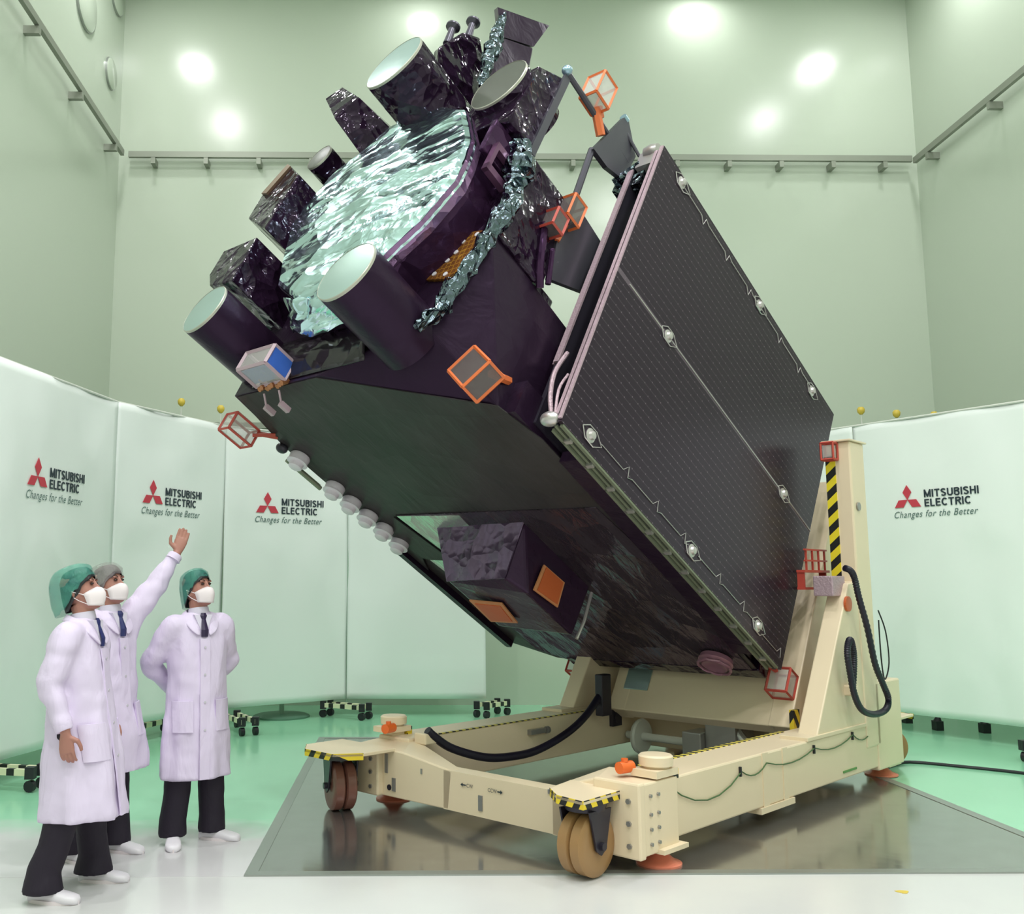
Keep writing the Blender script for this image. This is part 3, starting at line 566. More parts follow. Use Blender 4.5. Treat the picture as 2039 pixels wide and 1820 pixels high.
# crinkled collar along the deck edge
cp = [(0.19, 4.30), (0.22, 4.14), (0.40, 3.99), (0.70, 3.90), (1.07, 3.82), (1.35, 3.82), (1.59, 3.87), (1.78, 3.95), (1.95, 4.08), (2.1, 4.25)]
pts = []
for i in range(len(cp)-1):
    for k in range(6): t = k/6; pts.append((4.08+0.02*noise.noise(Vector((i+t, 3, 1))), cp[i][0]*(1-t)+cp[i+1][0]*t, cp[i][1]*(1-t)+cp[i+1][1]*t))
rr = [0.046+0.045*abs(noise.noise(Vector((k*0.7, 0, 4))))+(0.05 if k > 34 else 0) for k in range(len(pts))]
cl_ = S().tube(pts, rr, 14)
for i_, v_ in enumerate(cl_.v): cl_.v[i_] = v_+0.040*noise.noise_vector(v_*9)+0.022*noise.noise_vector(v_*27)
cl_.build('crinkled_collar', M['collar'], ship)
# black crumpled wrap at the lower left of the deck
rg = []
for i in range(22):
    row = []
    for j in range(14):
        u = i/21; v = j/13; b_ = 4.55+1.25*u; n_ = 0.03+0.42*v
        row.append((4.07+0.10*math.sin(v*PI)*(0.5+0.8*crump(n_*3, b_*2, 2.2, 8)), n_, b_))
    rg.append(row)
vv = [p for r in rg for p in r]; ff = [(i*14+j, i*14+j+1, (i+1)*14+j+1, (i+1)*14+j) for i in range(21) for j in range(13)]
o = S().add(vv, ff).build('crumpled_wrap', mat('glossy_black_wrap', (0.02, 0.015, 0.02), 0.15, bump=[('v', 6, 0.6, 0.03, ONE)]), ship, 2); so = o.modifiers.new('thickness', 'SOLIDIFY'); so.thickness = 0.01
# drums
def drum(name, l1, n, b, r, l0, capm, side=M['foil_smooth'], lip=0.0):
    m = S(); pr = [(r, l0), (r, (l0+l1)/2), (r*1.01, l1-0.02), (r*1.0, l1)]
    m.loft([[(l, n+rad*math.cos(2*PI*k/48), b+rad*math.sin(2*PI*k/48)) for k in range(48)] for rad, l in pr])
    d = m.build(name, side, ship, True)
    S().loft([[(l, n+rad*math.cos(2*PI*k/48), b+rad*math.sin(2*PI*k/48)) for k in range(48)] for rad, l in ((r*0.985, l1-0.01), (r*0.985, l1+0.012), (r*0.9, l1+0.016), (0.001, l1+0.016))]).build('drum_cover', capm, d, True)
    S().loft([[(l, n+rad*math.cos(2*PI*k/48), b+rad*math.sin(2*PI*k/48)) for k in range(48)] for rad, l in ((r*1.004, l1-0.004), (r*1.006, l1+0.012), (r*0.985, l1+0.016), (r*0.98, l1))], False).build('rim_tape', M['rim'], d, True)
    return d
drum('sensor_drum', 4.66, 0.30, 5.87, 0.215, 3.70, M['cap'])
drum('sensor_drum', 4.58, 0.26, 4.345, 0.232, 3.92, M['cap'])
drum('sensor_drum', 4.80, 2.414, 4.903, 0.262, 3.95, M['cap'], M['foil_dark'])
drum('sensor_drum', 4.36, 2.25, 4.13, 0.236, 3.95, M['cap_dark'], M['foil_dark'])
drum('star_tracker', 4.50, 2.19, 5.96, 0.13, 4.05, M['cap_dark'], M['foil_dark'])
# boxy instruments around the deck
def ibox(name, cap, l1, l0, m, k=0.95):
    cx = sum(p[0] for p in cap)/len(cap); cy = sum(p[1] for p in cap)/len(cap)
    o = S().prism(cap, 0, l0, l1).build(name, m, ship, bevel=0.012)
    return o
b1 = ibox('sensor_box', [(1.52, 6.36), (1.80, 6.38), (2.12, 6.22), (1.85, 5.90), (1.22, 5.90)], 4.60, 4.03, M['foil_dark'])
S().prism([(1.80, 6.36), (2.10, 6.21), (2.04, 6.13), (1.76, 6.26)], 0, 4.60, 4.62).build('bronze_strip', M['bronze'], b1)
ibox('sensor_box', [(0.72, 6.26), (0.88, 6.40), (1.16, 6.42), (1.15, 5.95), (0.66, 5.90)], 4.60, 4.0, M['foil_dark'])
# tall tapered hood beyond the imager
hull('hood', [(4.05, 2.02, 5.44), (4.05, 2.30, 5.18), (4.05, 2.25, 5.60), (4.05, 2.5, 5.35), (4.70, 2.30, 5.64), (4.68, 2.50, 5.48), (4.74, 2.68, 5.96), (4.72, 2.78, 5.82)], M['foil_dark'], ship, 0.01)
# mast box with two knobs
bxp = ((4.61, 2.80), (4.49, 3.17), (4.34, 3.30), (4.18, 3.14), (4.11, 2.84), (4.05, 2.40), (4.40, 2.50))
pot = hull('antenna_box', [(l, n, 4.80) for l, n in bxp]+[(l-0.06, n+0.14, 4.97) for l, n in bxp], M['foil_dark'], ship, 0.02)
for (l, n, b) in ((4.50, 3.20, 4.93), (4.39, 3.38, 4.88)):
    S().lathe((l, n-0.12, b), (0.15, 1, 0), [(0.035, 0), (0.028, 0.12), (0.03, 0.16), (0.06, 0.185), (0.06, 0.20), (0.02, 0.215), (0.001, 0.216)], 16).build('knob', M['strut'], pot, True)
# square horn
def slab(pts, b0, b1): k = b1-b0; return [(l, n, b0) for l, n in pts]+[(l-0.42*k, n+1.1*k, b1) for l, n in pts]
hn = hull('horn_body', slab([(4.06, 3.30), (4.36, 3.04), (4.27, 2.50), (4.02, 2.55), (3.99, 3.04)], 4.45, 4.66), M['foil_smooth'], ship, 0.01)
hull('horn', slab([(4.51, 3.22), (4.02, 3.66), (4.06, 3.32), (4.37, 3.04)], 4.45, 4.62), M['foil_smooth'], hn)
pq = []; rq = []
for i in range(26):
    t_ = i/25; pq.append((4.44-0.12*t_+0.03*noise.noise(Vector((i*0.7, 1, 1))), 3.22-0.75*t_, 4.44+0.02*noise.noise(Vector((i*0.9, 3, 1))))); rq.append(0.022+0.05*math.sin(PI*t_)*(0.6+0.6*abs(noise.noise(Vector((i*0.8, 5, 2))))))
ck_ = S().tube(pq, rq, 10)
for i_, v_ in enumerate(ck_.v): ck_.v[i_] = v_+0.016*noise.noise_vector(v_*19)
ck_.build('crinkled_foil', M['collar'], hn)
# protective cages (open boxes of coloured bars with clear panes)
def cage(c, size, frm, pane, stalk=None, rot=None, name='protective_cage', lid=None):
    c = Vector(c); hx, hy, hz = [s/2 for s in size]; R = rot or Matrix.Identity(3)
    m = S(); q = S(); r = 0.009 if frm is not M['mauve_frame'] else 0.012
    cs = {}
    for i in (-1, 1):
        for j in (-1, 1):
            for k in (-1, 1): cs[i, j, k] = c+R @ Vector((i*hx, j*hy, k*hz))
    for a in cs:
        for b in cs:
            if a < b and sum(x != y for x, y in zip(a, b)) == 1: m.tube([cs[a], cs[b]], r*1.35, 4)
    if stalk:
        for s0, s1, rr_ in stalk: m.tube([s0, s1], rr_, 6)
    o = m.build(name, frm, ship)
    for axis, sgn in ((0, 1), (1, -1), (2, -1)):
        key = [k for k in cs if k[axis] == sgn]
        key.sort(key=lambda k: math.atan2(k[(axis+2) % 3], k[(axis+1) % 3]))
        pm = lid if (lid and axis == 0) else pane
        cc = sum((cs[k] for k in key), Vector())/4
        S().add([cc+(cs[k]-cc)*0.97 for k in key]+[cc+(cs[k]-cc)*0.97+(c-cc)*0.03 for k in key], [(0, 1, 2, 3), (7, 6, 5, 4), (0, 1, 5, 4), (1, 2, 6, 5), (2, 3, 7, 6), (3, 0, 4, 7)]).build('pane', pm, o)
    return o
rz = Matrix.Rotation(0.3, 3, 'Z'); 
cage((3.74, 2.78, 3.85), (0.17, 0.24, 0.15), M['orange_frame'], M['pane'], [((3.62, 2.64, 3.86), (3.68, 2.70, 3.86), 0.03), ((3.70, 2.66, 3.86), (3.55, 2.52, 3.86), 0.035)])
cage((3.56, 1.66, 3.83), (0.14, 0.20, 0.13), M['orange_frame'], M['smoke_pane'], [((3.55, 1.55, 3.83), (3.55, 1.40, 3.85), 0.02)])
cage((3.66, 1.45, 3.83), (0.12, 0.15, 0.13), M['red_frame'], M['smoke_pane'])
cage((3.74, 0.04, 3.84), (0.15, 0.22, 0.26), M['orange_frame'], M['smoke_pane'], [((3.66, 0.10, 3.80), (3.46, 0.22, 3.86), 0.03)], rot=Matrix.Rotation(math.radians(-40), 3, 'X'))
cage((3.80, -0.10, 6.20), (0.24, 0.15, 0.14), M['red_frame'], M['pane'], [((3.68, -0.05, 6.14), (3.55, 0.0, 6.06), 0.02), ((3.72, -0.1, 6.12), (3.60, -0.02, 6.02), 0.015)])
cage((-0.24, 0.02, 5.62), (0.13, 0.18, 0.15), M['red_frame'], M['pane'], [((-0.22, 0.1, 5.62), (-0.05, 0.15, 5.6), 0.03)])
cage((-0.20, -0.02, 3.58), (0.14, 0.20, 0.17), M['red_frame'], M['pane'], [((-0.15, 0.05, 3.6), (0.0, 0.08, 3.7), 0.02)])
# blue and mauve cage on the lower corner with brass plugs
bc = cage((4.19, 0.08, 5.52), (0.20, 0.16, 0.34), M['mauve_frame'], M['pane'], [((4.15, 0.02, 5.4), (4.05, 0.02, 5.4), 0.02), ((4.15, 0.02, 5.6), (4.05, 0.02, 5.6), 0.02)], lid=M['pane'])
S().box((4.10, 0.01, 5.345), (4.30, 0.16, 5.352)).build('blue_pane', M['blue_pane'], bc)
S().box((4.12, 0.006, 5.36), (4.26, 0.012, 5.68)).build('blue_pane', M['blue_pane'], bc)
pl = S()
for k in range(8): pl.tube([(4.10-0.012*(k % 3), -0.03, 5.36+0.04*k), (4.06, 0.02, 5.36+0.04*k)], 0.02, 8)
pl.build('plug_row', mat('copper_plugs', (0.45, 0.18, 0.08), 0.3, metal=0.6), bc, True)
for b_ in (5.42, 5.60): S().tube([(4.06, -0.05, b_), (3.99, -0.10, b_+0.02)], 0.008, 6).box((3.90, -0.13, b_+0.005), (3.99, -0.09, b_+0.04)).build('pull_tag', M['mauve_frame'], bc)
# ------------------------------------------------------------------ the tilting trolley, in its own frame: a along the side beams, b across, z up
TO = (6.5, 4.3, 0)
trol = empty('tilting_trolley', 'cream painted steel trolley with wheels and a tilting frame carrying the spacecraft', 'trolley', frame(A, B, Z, A*6.5+B*4.3))
def T(): return MB(TO)
CR = M['cream']
sb = T().box((4.98, 3.10, 0.13), (8.45, 3.44, 0.475)).build('side_beam', CR, trol, bevel=0.012)
T().box((6.25, 3.094, 0.10), (6.33, 3.10, 0.475)).box((6.55, 3.094, 0.10), (6.62, 3.10, 0.475)).box((6.2, 3.09, 0.09), (6.70, 3.42, 0.13)).build('joint_plate', CR, sb)
T().box((5.30, 3.405, 0.475), (7.25, 3.445, 0.480)).build('hazard_tape', M['tape_s'], sb)
lb = T().box((4.98, 5.18, 0.13), (8.45, 5.50, 0.475)).build('side_beam', CR, trol, bevel=0.012)
T().box((5.25, 5.175, 0.475), (8.0, 5.20, 0.481)).build('hazard_tape', M['tape_s'], lb)
T().box((6.35, 5.14, 0.36), (6.55, 5.18, 0.40)).lathe((6.56, 5.15, 0.38), (1, 0, 0), [(0.001, 0), (0.03, 0), (0.03, 0.03), (0.001, 0.03)], 12).build('bracket', M['grey_metal'], lb)
def hullT(name, pts, m, parent, bevel=0):
    o = hull(name, [Vector(p)-Vector(TO)+Vector(SO) for p in pts], m, parent, bevel); return o
fb = T().box((4.75, 3.45, 0.115), (4.88, 4.60, 0.368)).build('front_beam', CR, trol)
hullT('corner_block', [(4.75, 5.5, 0.11), (4.75, 4.55, 0.115), (5.15, 5.5, 0.11), (4.86, 4.55, 0.115), (5.12, 5.22, 0.11), (4.75, 4.52, 0.368), (4.75, 5.0, 0.43), (4.75, 5.5, 0.435), (4.84, 4.52, 0.368), (5.10, 5.24, 0.46), (5.15, 5.5, 0.46)], CR, trol, 0.01)
hullT('corner_block', [(4.75, 3.06, 0.10), (4.75, 3.70, 0.11), (5.12, 3.06, 0.10), (5.05, 3.60, 0.11), (4.86, 3.70, 0.11), (4.75, 3.06, 0.49), (4.75, 3.36, 0.49), (4.75, 3.70, 0.385), (5.12, 3.06, 0.49), (5.08, 3.50, 0.49), (4.86, 3.72, 0.37)], CR, trol, 0.01)
for (b0, b1, z0, z1) in ((5.145, 5.175, 0.27, 0.40), (5.065, 5.10, 0.155, 0.245), (4.25, 4.285, 0.155, 0.25), (3.705, 3.72, 0.345, 0.37), (4.80, 4.812, 0.31, 0.345)):
    T().box((4.743, b0, z0), (4.751, b1, z1)).build('slot_plate', M['grey_metal'], fb)
T().lathe((4.744, 5.13, 0.175), (1, 0, 0), [(0.001, 0), (0.02, 0), (0.02, 0.008), (0.001, 0.008)], 16).build('hole', M['dark_metal'], fb, True)
# direction arrows with CW and CCW
def frt(s, z, off): return Vector((4.744-off-6.5, 4.44-s-4.3, z))
lettering('lettering', 'CW', 0.055, 0.284, 0.055, 0.024, M['logo_black'], fb, lambda s, z, o_: frt(s, z, 0.001+0*o_))
lettering('lettering', 'CCW', 0.24, 0.284, 0.075, 0.024, M['logo_black'], fb, lambda s, z, o_: frt(s, z, 0.001+0*o_))
def arrow(s0, s1, hd):
    m = T(); z = 0.296
    def q(s, zz): return (4.742, 4.44-s, zz)
    m.add([q(min(s0, s1), z-0.004), q(max(s0, s1), z-0.004), q(max(s0, s1), z+0.004), q(min(s0, s1), z+0.004)], [(0, 1, 2, 3)])
    e = s1; m.add([q(e, z-0.012), q(e+hd, z), q(e, z+0.012)], [(0, 1, 2)])
    o = m.build('arrow', M['logo_black'], fb); so = o.modifiers.new('thickness', 'SOLIDIFY'); so.thickness = 0.002
arrow(0.048, 0.02, -0.018); arrow(0.32, 0.345, 0.018)
# bolted end boxes and bolts
def bolts(pts, ax, par, r=0.016):
    for p in pts: T().lathe(p, ax, [(0.001, 0), (r, 0), (r, 0.012), (0.001, 0.012)], 6).build('bolt', M['grey_metal'], par)
eb1 = T().box((4.70, 3.05, 0.09), (4.76, 3.36, 0.50)).build('end_plate', CR, trol, bevel=0.012)
bolts([(4.70, b, z) for b in (3.12, 3.30) for z in (0.16, 0.28, 0.40)], (-1, 0, 0), eb1)
bolts([(a, 3.06, z) for a in (4.82, 4.90) for z in (0.16, 0.24, 0.32, 0.42)], (0, -1, 0), fb, 0.011)
eb2 = T().box((4.70, 5.20, 0.11), (4.76, 5.50, 0.42)).build('end_plate', CR, trol, bevel=0.012)
bolts([(4.70, b, z) for b in (5.27, 5.43) for z in (0.17, 0.27, 0.36)], (-1, 0, 0), eb2)
# jacks
def jack(a, b, s, motor=True, post=True):
    j = T().box((a-0.06, b-0.06, 0.22), (a+0.06, b+0.06, 0.50)).build('jack', CR, trol, bevel=0.01)
    T().box((a-0.13, b-0.085, 0.50), (a+0.10, b+0.085, 0.54)).lathe((a, b, 0.52), (0, 0, 1), [(0.075, 0), (0.078, 0.03), (0.098, 0.035), (0.10, 0.085), (0.09, 0.095), (0.001, 0.097)], 20).build('jack_head', CR, j, True)
    T().box((a-0.05, b-0.05, 0.12), (a+0.05, b+0.05, 0.22)).build('jack_screw', M['dark_metal'], j)
    T().box((a-0.13, b-0.12, 0.095), (a+0.13, b+0.12, 0.12)).build('foot_bracket', CR, j)
    T().lathe((a, b, 0.0061), (0, 0, 1), [(0.13, 0), (0.13, 0.01), (0.09, 0.025), (0.05, 0.06), (0.03, 0.09)], 28).build('jack_foot', mat('orange_red_foot', (0.75, 0.22, 0.14), 0.35), j, True)
    if motor:
        T().tube([(a-0.20, b+0.12*s, 0.545), (a-0.10, b+0.10*s, 0.545)], 0.034, 14).lathe((a-0.155, b+0.11*s, 0.575), (0, 0, 1), [(0.001, 0), (0.02, 0), (0.02, 0.02), (0.001, 0.02)], 10).build('jack_motor', M['orange'], j, True)
    T().box((a+0.07, b-0.075, 0.475), (a+0.12, b-0.04, 0.53)).build('hazard_tape', M['tape_h'], j)
jack(5.02, 3.14, 1); jack(5.06, 5.42, -1); jack(8.62, 3.22, 1, False)
# casters
def caster(a, b, ax, zt, tread, plate_poly, face):
    k = T().prism(plate_poly, 2, zt, zt+0.022).build('caster', CR, trol, bevel=0.004)
    n = len(plate_poly); tp = T()
    for i in range(n):
        p, q = Vector(plate_poly[i]), Vector(plate_poly[(i+1) % n])
        if i not in face: continue
        d = (q-p).normalized(); o_ = Vector((d.y, -d.x))*0.002
        tp.add([(p.x+o_.x, p.y+o_.y, zt-0.022), (q.x+o_.x, q.y+o_.y, zt-0.022), (q.x+o_.x, q.y+o_.y, zt+0.024), (p.x+o_.x, p.y+o_.y, zt+0.024),
                (p.x, p.y, zt-0.022), (q.x, q.y, zt-0.022), (q.x, q.y, zt+0.024), (p.x, p.y, zt+0.024)], [(0, 1, 2, 3), (7, 6, 5, 4), (0, 4, 5, 1), (2, 6, 7, 3)])
    tp.build('hazard_tape', M['tape_h'], k)
    u = Vector((*ax, 0)).normalized(); v = Vector((-u.y, u.x, 0)); c = Vector((a, b, 0.176))
    fk = T(); fk.lathe((a, b, zt-0.07), (0, 0, 1), [(0.11, 0), (0.12, 0.03), (0.12, 0.07), (0.001, 0.07)], 24)
    for s in (-1, 1):
        pl_ = [c+v*x+Vector((0, 0, z)) for x, z in ((-0.10, 0.19), (0.10, 0.19), (0.045, -0.02), (0.0, -0.05), (-0.045, -0.02))]
        fk.add([p+u*s*0.093 for p in pl_]+[p+u*s*0.105 for p in pl_], [(0, 1, 2, 3, 4), (9, 8, 7, 6, 5)]+[(i, (i+1) % 5, 5+(i+1) % 5, 5+i) for i in range(5)])
    fk.tube([c-u*0.125, c+u*0.125], 0.022, 12)
    fk.build('fork', M['dark_metal'], k, True)
    for s in (-1, 1):
        w0 = c+u*(0.003 if s > 0 else -0.082)
        T().lathe(w0, u, [(0.11, 0.0), (0.155, 0.0), (0.17, 0.012), (0.17, 0.067), (0.155, 0.079), (0.11, 0.079)], 40).build('wheel', tread, k, True)
        T().lathe(w0, u, [(0.001, 0.012), (0.115, 0.006), (0.115, 0.073), (0.001, 0.068)], 32).build('hub', M['dark_metal'], k, True)
    return k
caster(4.54, 3.30, (0, -1), 0.425, M['tan'], [(4.76, 3.18), (4.33, 3.16), (4.36, 3.36), (4.48, 3.50), (4.76, 3.56)], (0, 1, 2))
caster(4.56, 5.44, (-0.916, 0.415), 0.425, M['maroon'], [(4.76, 5.08), (4.46, 5.08), (4.28, 5.20), (4.28, 5.50), (4.42, 5.66), (4.76, 5.66)], (1, 2, 3))
caster(9.14, 3.36, (-0.9, -0.45), 0.425, M['tan'], [(8.75, 3.16), (9.28, 3.16), (9.34, 3.36), (9.28, 3.54), (8.75, 3.54)], (1, 2))
caster(9.14, 5.40, (-0.9, -0.45), 0.425, M['tan'], [(8.75, 5.16), (9.28, 5.16), (9.34, 5.36), (9.28, 5.54), (8.75, 5.54)], (1, 2))
# columns with braces
for b0, b1, s in ((3.09, 3.30, 1), (5.28, 5.50, -1)):
    c = T().box((8.03, b0, 0.30), (8.32, b1, 2.77)).box((8.25, b0, 0.10), (8.80, b1, 0.80)).build('column', CR, trol, bevel=0.015)
    T().box((8.0, b0-0.015, 2.77), (8.35, b1+0.015, 2.785)).build('column_top', CR, c, bevel=0.004)
    if s > 0:
        T().box((8.022, b1-0.085, 1.55), (8.031, b1-0.005, 2.66)).build('hazard_tape', M['tape_v'], c)
        T().lathe((8.12, b0-0.004, 1.98+0.25), (0, 1, 0), [(0.001, -0.01), (0.035, -0.01), (0.035, 0), (0.001, 0)], 20).build('eye_bolt', M['grey_metal'], c)
    T().prism([(7.10, 0.475), (7.82, 1.56), (8.05, 1.60), (8.05, 0.475)], 1, b0+0.02, b1-0.02) if False else None
    br = T().add([(a, b_, z) for b_ in (b0+0.01, b1-0.05) for a, z in ((7.12, 0.475), (7.86, 1.60), (8.04, 1.62), (8.04, 0.475))], [(3, 2, 1, 0), (4, 5, 6, 7), (0, 1, 5, 4), (1, 2, 6, 5), (2, 3, 7, 6), (3, 0, 4, 7)]).build('brace', CR, trol, bevel=0.01)
    T().box((6.95, b0, 0.472), (8.03, b1, 0.50)).build('brace_foot', CR, br, bevel=0.004)
    if s > 0:
        T().lathe((7.66, b0+0.30, 1.36), (-0.83, 0, 0.55), [(0.001, 0), (0.02, 0)], 12)
        T().box((7.66, b0+0.05, 1.50), (7.90, b0+0.21, 1.66)).build('hinge_block', M['pink_edge'], br, bevel=0.01)
        T().lathe((7.80, b0+0.01, 1.44), (0, -1, 0), [(0.001, 0), (0.06, 0), (0.06, 0.02), (0.001, 0.02)], 20).build('orange_sticker', M['orange_win'], br)
T().box((8.10, 3.36, 0.08), (8.40, 5.24, 0.70)).build('cross_beam', CR, trol, bevel=0.012)
# tilting table behind the spacecraft, defined through l,n of the spacecraft
ct, st_ = math.cos(TH), math.sin(TH)
def ln(l, n): return (7.456-ct*l+st_*n, 0.923+st_*l+ct*n)
tt = [ln(l, n) for l, n in ((-0.27, -0.36), (-0.27, 2.02), (-0.36, 2.04), (-0.86, 1.25), (-0.86, 0.85), (-0.45, -0.36))]
tb = T()
tb.add([(a, b_, z) for b_ in (3.47, 3.66) for a, z in tt], [(5, 4, 3, 2, 1, 0), (6, 7, 8, 9, 10, 11)]+[(i, (i+1) % 6, 6+(i+1) % 6, 6+i) for i in range(6)])
tb.add([(a, b_, z) for b_ in (5.0, 5.18) for a, z in tt], [(5, 4, 3, 2, 1, 0), (6, 7, 8, 9, 10, 11)]+[(i, (i+1) % 6, 6+(i+1) % 6, 6+i) for i in range(6)])
t2 = [ln(l, n) for l, n in ((-0.275, -0.36), (-0.275, 1.7), (-0.42, 1.7), (-0.42, -0.36))]
tb.add([(a, b_, z) for b_ in (3.6, 5.08) for a, z in t2], [(3, 2, 1, 0), (4, 5, 6, 7)]+[(i, (i+1) % 4, 4+(i+1) % 4, 4+i) for i in range(4)])
tbl = tb.build('tilt_table', CR, trol, bevel=0.01)
pts = [ln(l, n) for l, n in ((-0.262, -0.16), (-0.262, 0.35), (-0.272, 0.35), (-0.272, -0.16))]
T().add([(a, b_, z) for b_ in (4.82, 5.07) for a, z in pts], [(3, 2, 1, 0), (4, 5, 6, 7)]+[(i, (i+1) % 4, 4+(i+1) % 4, 4+i) for i in range(4)]).build('access_panel', M['cap'], tbl, bevel=0.004)
for b_ in (3.42, 5.16): a_, z_ = ln(-0.38, -0.36); T().box((a_-0.07, b_-0.02, z_-0.11), (a_+0.07, b_+0.07, z_+0.05)).lathe((a_, b_-0.03, z_-0.03), (0, 1, 0), [(0.001, 0), (0.05, 0), (0.05, 0.13), (0.001, 0.13)], 16).build('hinge_block', M['dark_metal'], tbl)
a_, z_ = ln(-0.30, -0.30); T().box((a_-0.06, 3.44, z_-0.06), (a_+0.05, 3.475, z_+0.10)).build('hazard_tape', M['tape_h'], tbl)
# red guard at the table's side and steel arc rails
g = T()
for a0 in (7.80, 7.92, 8.04, 8.16): g.box((a0, 3.40, 1.70), (a0+0.012, 3.415, 1.88))
for z0 in (1.69, 1.78, 1.87): g.box((7.78, 3.398, z0), (8.20, 3.417, z0+0.014))
for a0 in (7.74, 8.16): g.box((a0, 3.40, 1.56), (a0+0.014, 3.46, 1.70))
g.box((7.73, 3.39, 1.69), (8.22, 3.46, 1.71)).box((7.73, 3.39, 1.55), (8.20, 3.46, 1.57)); g.build('red_guard', M['red_frame'], tbl)
# drive shaft with disc and motor
sh = T().tube([(7.80, 5.17, 0.21), (7.80, 3.45, 0.21)], 0.035, 14).build('drive_shaft', M['white_metal'], trol, True)
T().lathe((7.80, 5.0, 0.21), (0, 1, 0), [(0.001, 0), (0.15, 0), (0.16, 0.02), (0.15, 0.045), (0.001, 0.045)], 32).build('shaft_disc', M['white_metal'], sh, True)
T().box((7.55, 4.28, 0.09), (7.85, 4.46, 0.34)).box((7.62, 4.0, 0.14), (7.95, 4.28, 0.42)).tube([(7.70, 4.05, 0.38), (7.70, 3.9, 0.20), (7.72, 3.7, 0.16)], 0.05, 12).build('gear_motor', M['grey_metal'], sh, bevel=0.015)
T().prism([(3.75, 0.72), (4.15, 0.72), (4.5, 0.36), (4.2, 0.36)], 0, 7.95, 8.1).build('motor_arm', M['dark_metal'], sh)
# cable chain hanging from the front left corner to the tilting table
ck = T().tube([(5.06, 5.06, 0.54), (5.12, 5.05, 0.49), (5.31, 5.05, 0.385), (5.64, 5.04, 0.285), (5.94, 5.04, 0.25), (6.31, 5.05, 0.255), (6.72, 5.05, 0.35), (7.01, 5.05, 0.48), (7.30, 5.08, 0.66)], 0.032, 10, 8).build('cable_chain', M['hose'], trol, True)
T().box((5.02, 5.04, 0.44), (5.16, 5.16, 0.52)).build('chain_anchor', CR, ck, bevel=0.01)
T().box((7.20, 5.02, 0.44), (7.34, 5.10, 0.80)).build('chain_anchor', M['dark_metal'], ck, bevel=0.01)
# corrugated hose looped on the column, with ribs
hp = [(7.68, 3.05, 1.72), (7.74, 3.03, 1.70), (7.81, 3.03, 1.64), (7.85, 3.02, 1.49), (7.93, 3.0, 1.25), (8.04, 3.0, 0.97), (8.18, 3.0, 0.80), (8.27, 3.0, 0.69), (8.25, 3.0, 0.62), (8.14, 3.0, 0.585), (7.93, 3.0, 0.585), (7.72, 3.0, 0.64), (7.60, 3.0, 0.76), (7.54, 3.0, 0.93), (7.51, 3.0, 1.08), (7.55, 3.0, 1.16), (7.62, 3.01, 1.16), (7.68, 3.02, 1.06), (7.69, 3.03, 0.94), (7.70, 3.05, 0.80)]
ms = MB(TO); ms.tube(hp, 0.022, 10, 14)
n_ = 10; k_ = len(ms.v)//n_
for i in range(k_):
    c = sum((ms.v[i*n_+j] for j in range(n_)), Vector())/n_
    if i % 2:
        for j in range(n_): ms.v[i*n_+j] = c+(ms.v[i*n_+j]-c)*1.2
ms.build('corrugated_hose', M['hose'], trol, True)
T().box((7.66, 3.03, 0.74), (7.76, 3.12, 0.82)).build('hose_clamp', CR, trol, bevel=0.01)
T().tube([(8.34, 3.06, 1.38), (8.42, 3.04, 1.2), (8.45, 3.04, 0.95), (8.36, 3.05, 0.82), (8.34, 3.06, 1.0), (8.335, 3.06, 1.3)], 0.006, 6, 6).build('thin_cable', M['cable'], trol, True)
# thin cable draped along the right beam, held by ties
cb = []
anch = [(5.06, 0.44), (5.95, 0.40), (6.30, 0.41), (7.05, 0.42), (7.75, 0.44), (8.1, 0.42)]
for i in range(len(anch)-1):
    for k in range(6): t = k/6; cb.append((anch[i][0]*(1-t)+anch[i+1][0]*t, 3.09, anch[i][1]*(1-t)+anch[i+1][1]*t-4*t*(1-t)*(0.13 if i == 0 else 0.05)))
dc = T().tube(cb, 0.0045, 6).build('draped_cable', mat('dark_green_cable', (0.06, 0.13, 0.04), 0.5), sb, True)
T().box((5.93, 3.085, 0.37), (5.945, 3.10, 0.43)).box((7.04, 3.085, 0.38), (7.055, 3.10, 0.44)).box((7.74, 3.085, 0.40), (7.755, 3.10, 0.46)).build('cable_tie', M['rubber'], sb)
T().box((7.55, 3.093, 0.175), (7.80, 3.10, 0.19)).build('green_label', mat('green_print', (0.12, 0.30, 0.08), 0.5), sb)
cg = T(); q_ = [(a, b_, z) for a in (7.93, 8.02) for b_ in (3.19, 3.29) for z in (2.62, 2.76)]
for i in range(8):
    for j in range(i+1, 8):
        if sum(x != y for x, y in zip(q_[i], q_[j])) == 1: cg.tube([q_[i], q_[j]], 0.010, 4)
cg_ = cg.build('protective_cage', M['red_frame'], trol)
T().box((7.94, 3.20, 2.64), (8.01, 3.28, 2.74)).build('pane', M['pane'], cg_)
# ------------------------------------------------------------------ the three people
tex = bpy.data.textures.new('folds', 'CLOUDS'); tex.noise_scale = 0.22; tex.noise_depth = 2
def remesh(o, vox, disp=0.0, sm=0):
    r = o.modifiers.new('remesh', 'REMESH'); r.mode = 'VOXEL'; r.voxel_size = vox; r.use_smooth_shade = True
    if sm: s = o.modifiers.new('smooth', 'SMOOTH'); s.factor = 0.5; s.iterations = sm
    if disp: d = o.modifiers.new('folds', 'DISPLACE'); d.texture = tex; d.strength = disp; d.mid_level = 0.5; d.texture_coords = 'LOCAL'
    return o
def ering(c, rx, ry, n=28, R=None, p=1.0):
    out = []
    for k in range(n):
        a = 2*PI*k/n; ca, sa = math.cos(a), math.sin(a)
        v = Vector((rx*math.copysign(abs(ca)**p, ca), ry*math.copysign(abs(sa)**p, sa), 0))
        out.append(Vector(c)+(R @ v if R else v))
    return out
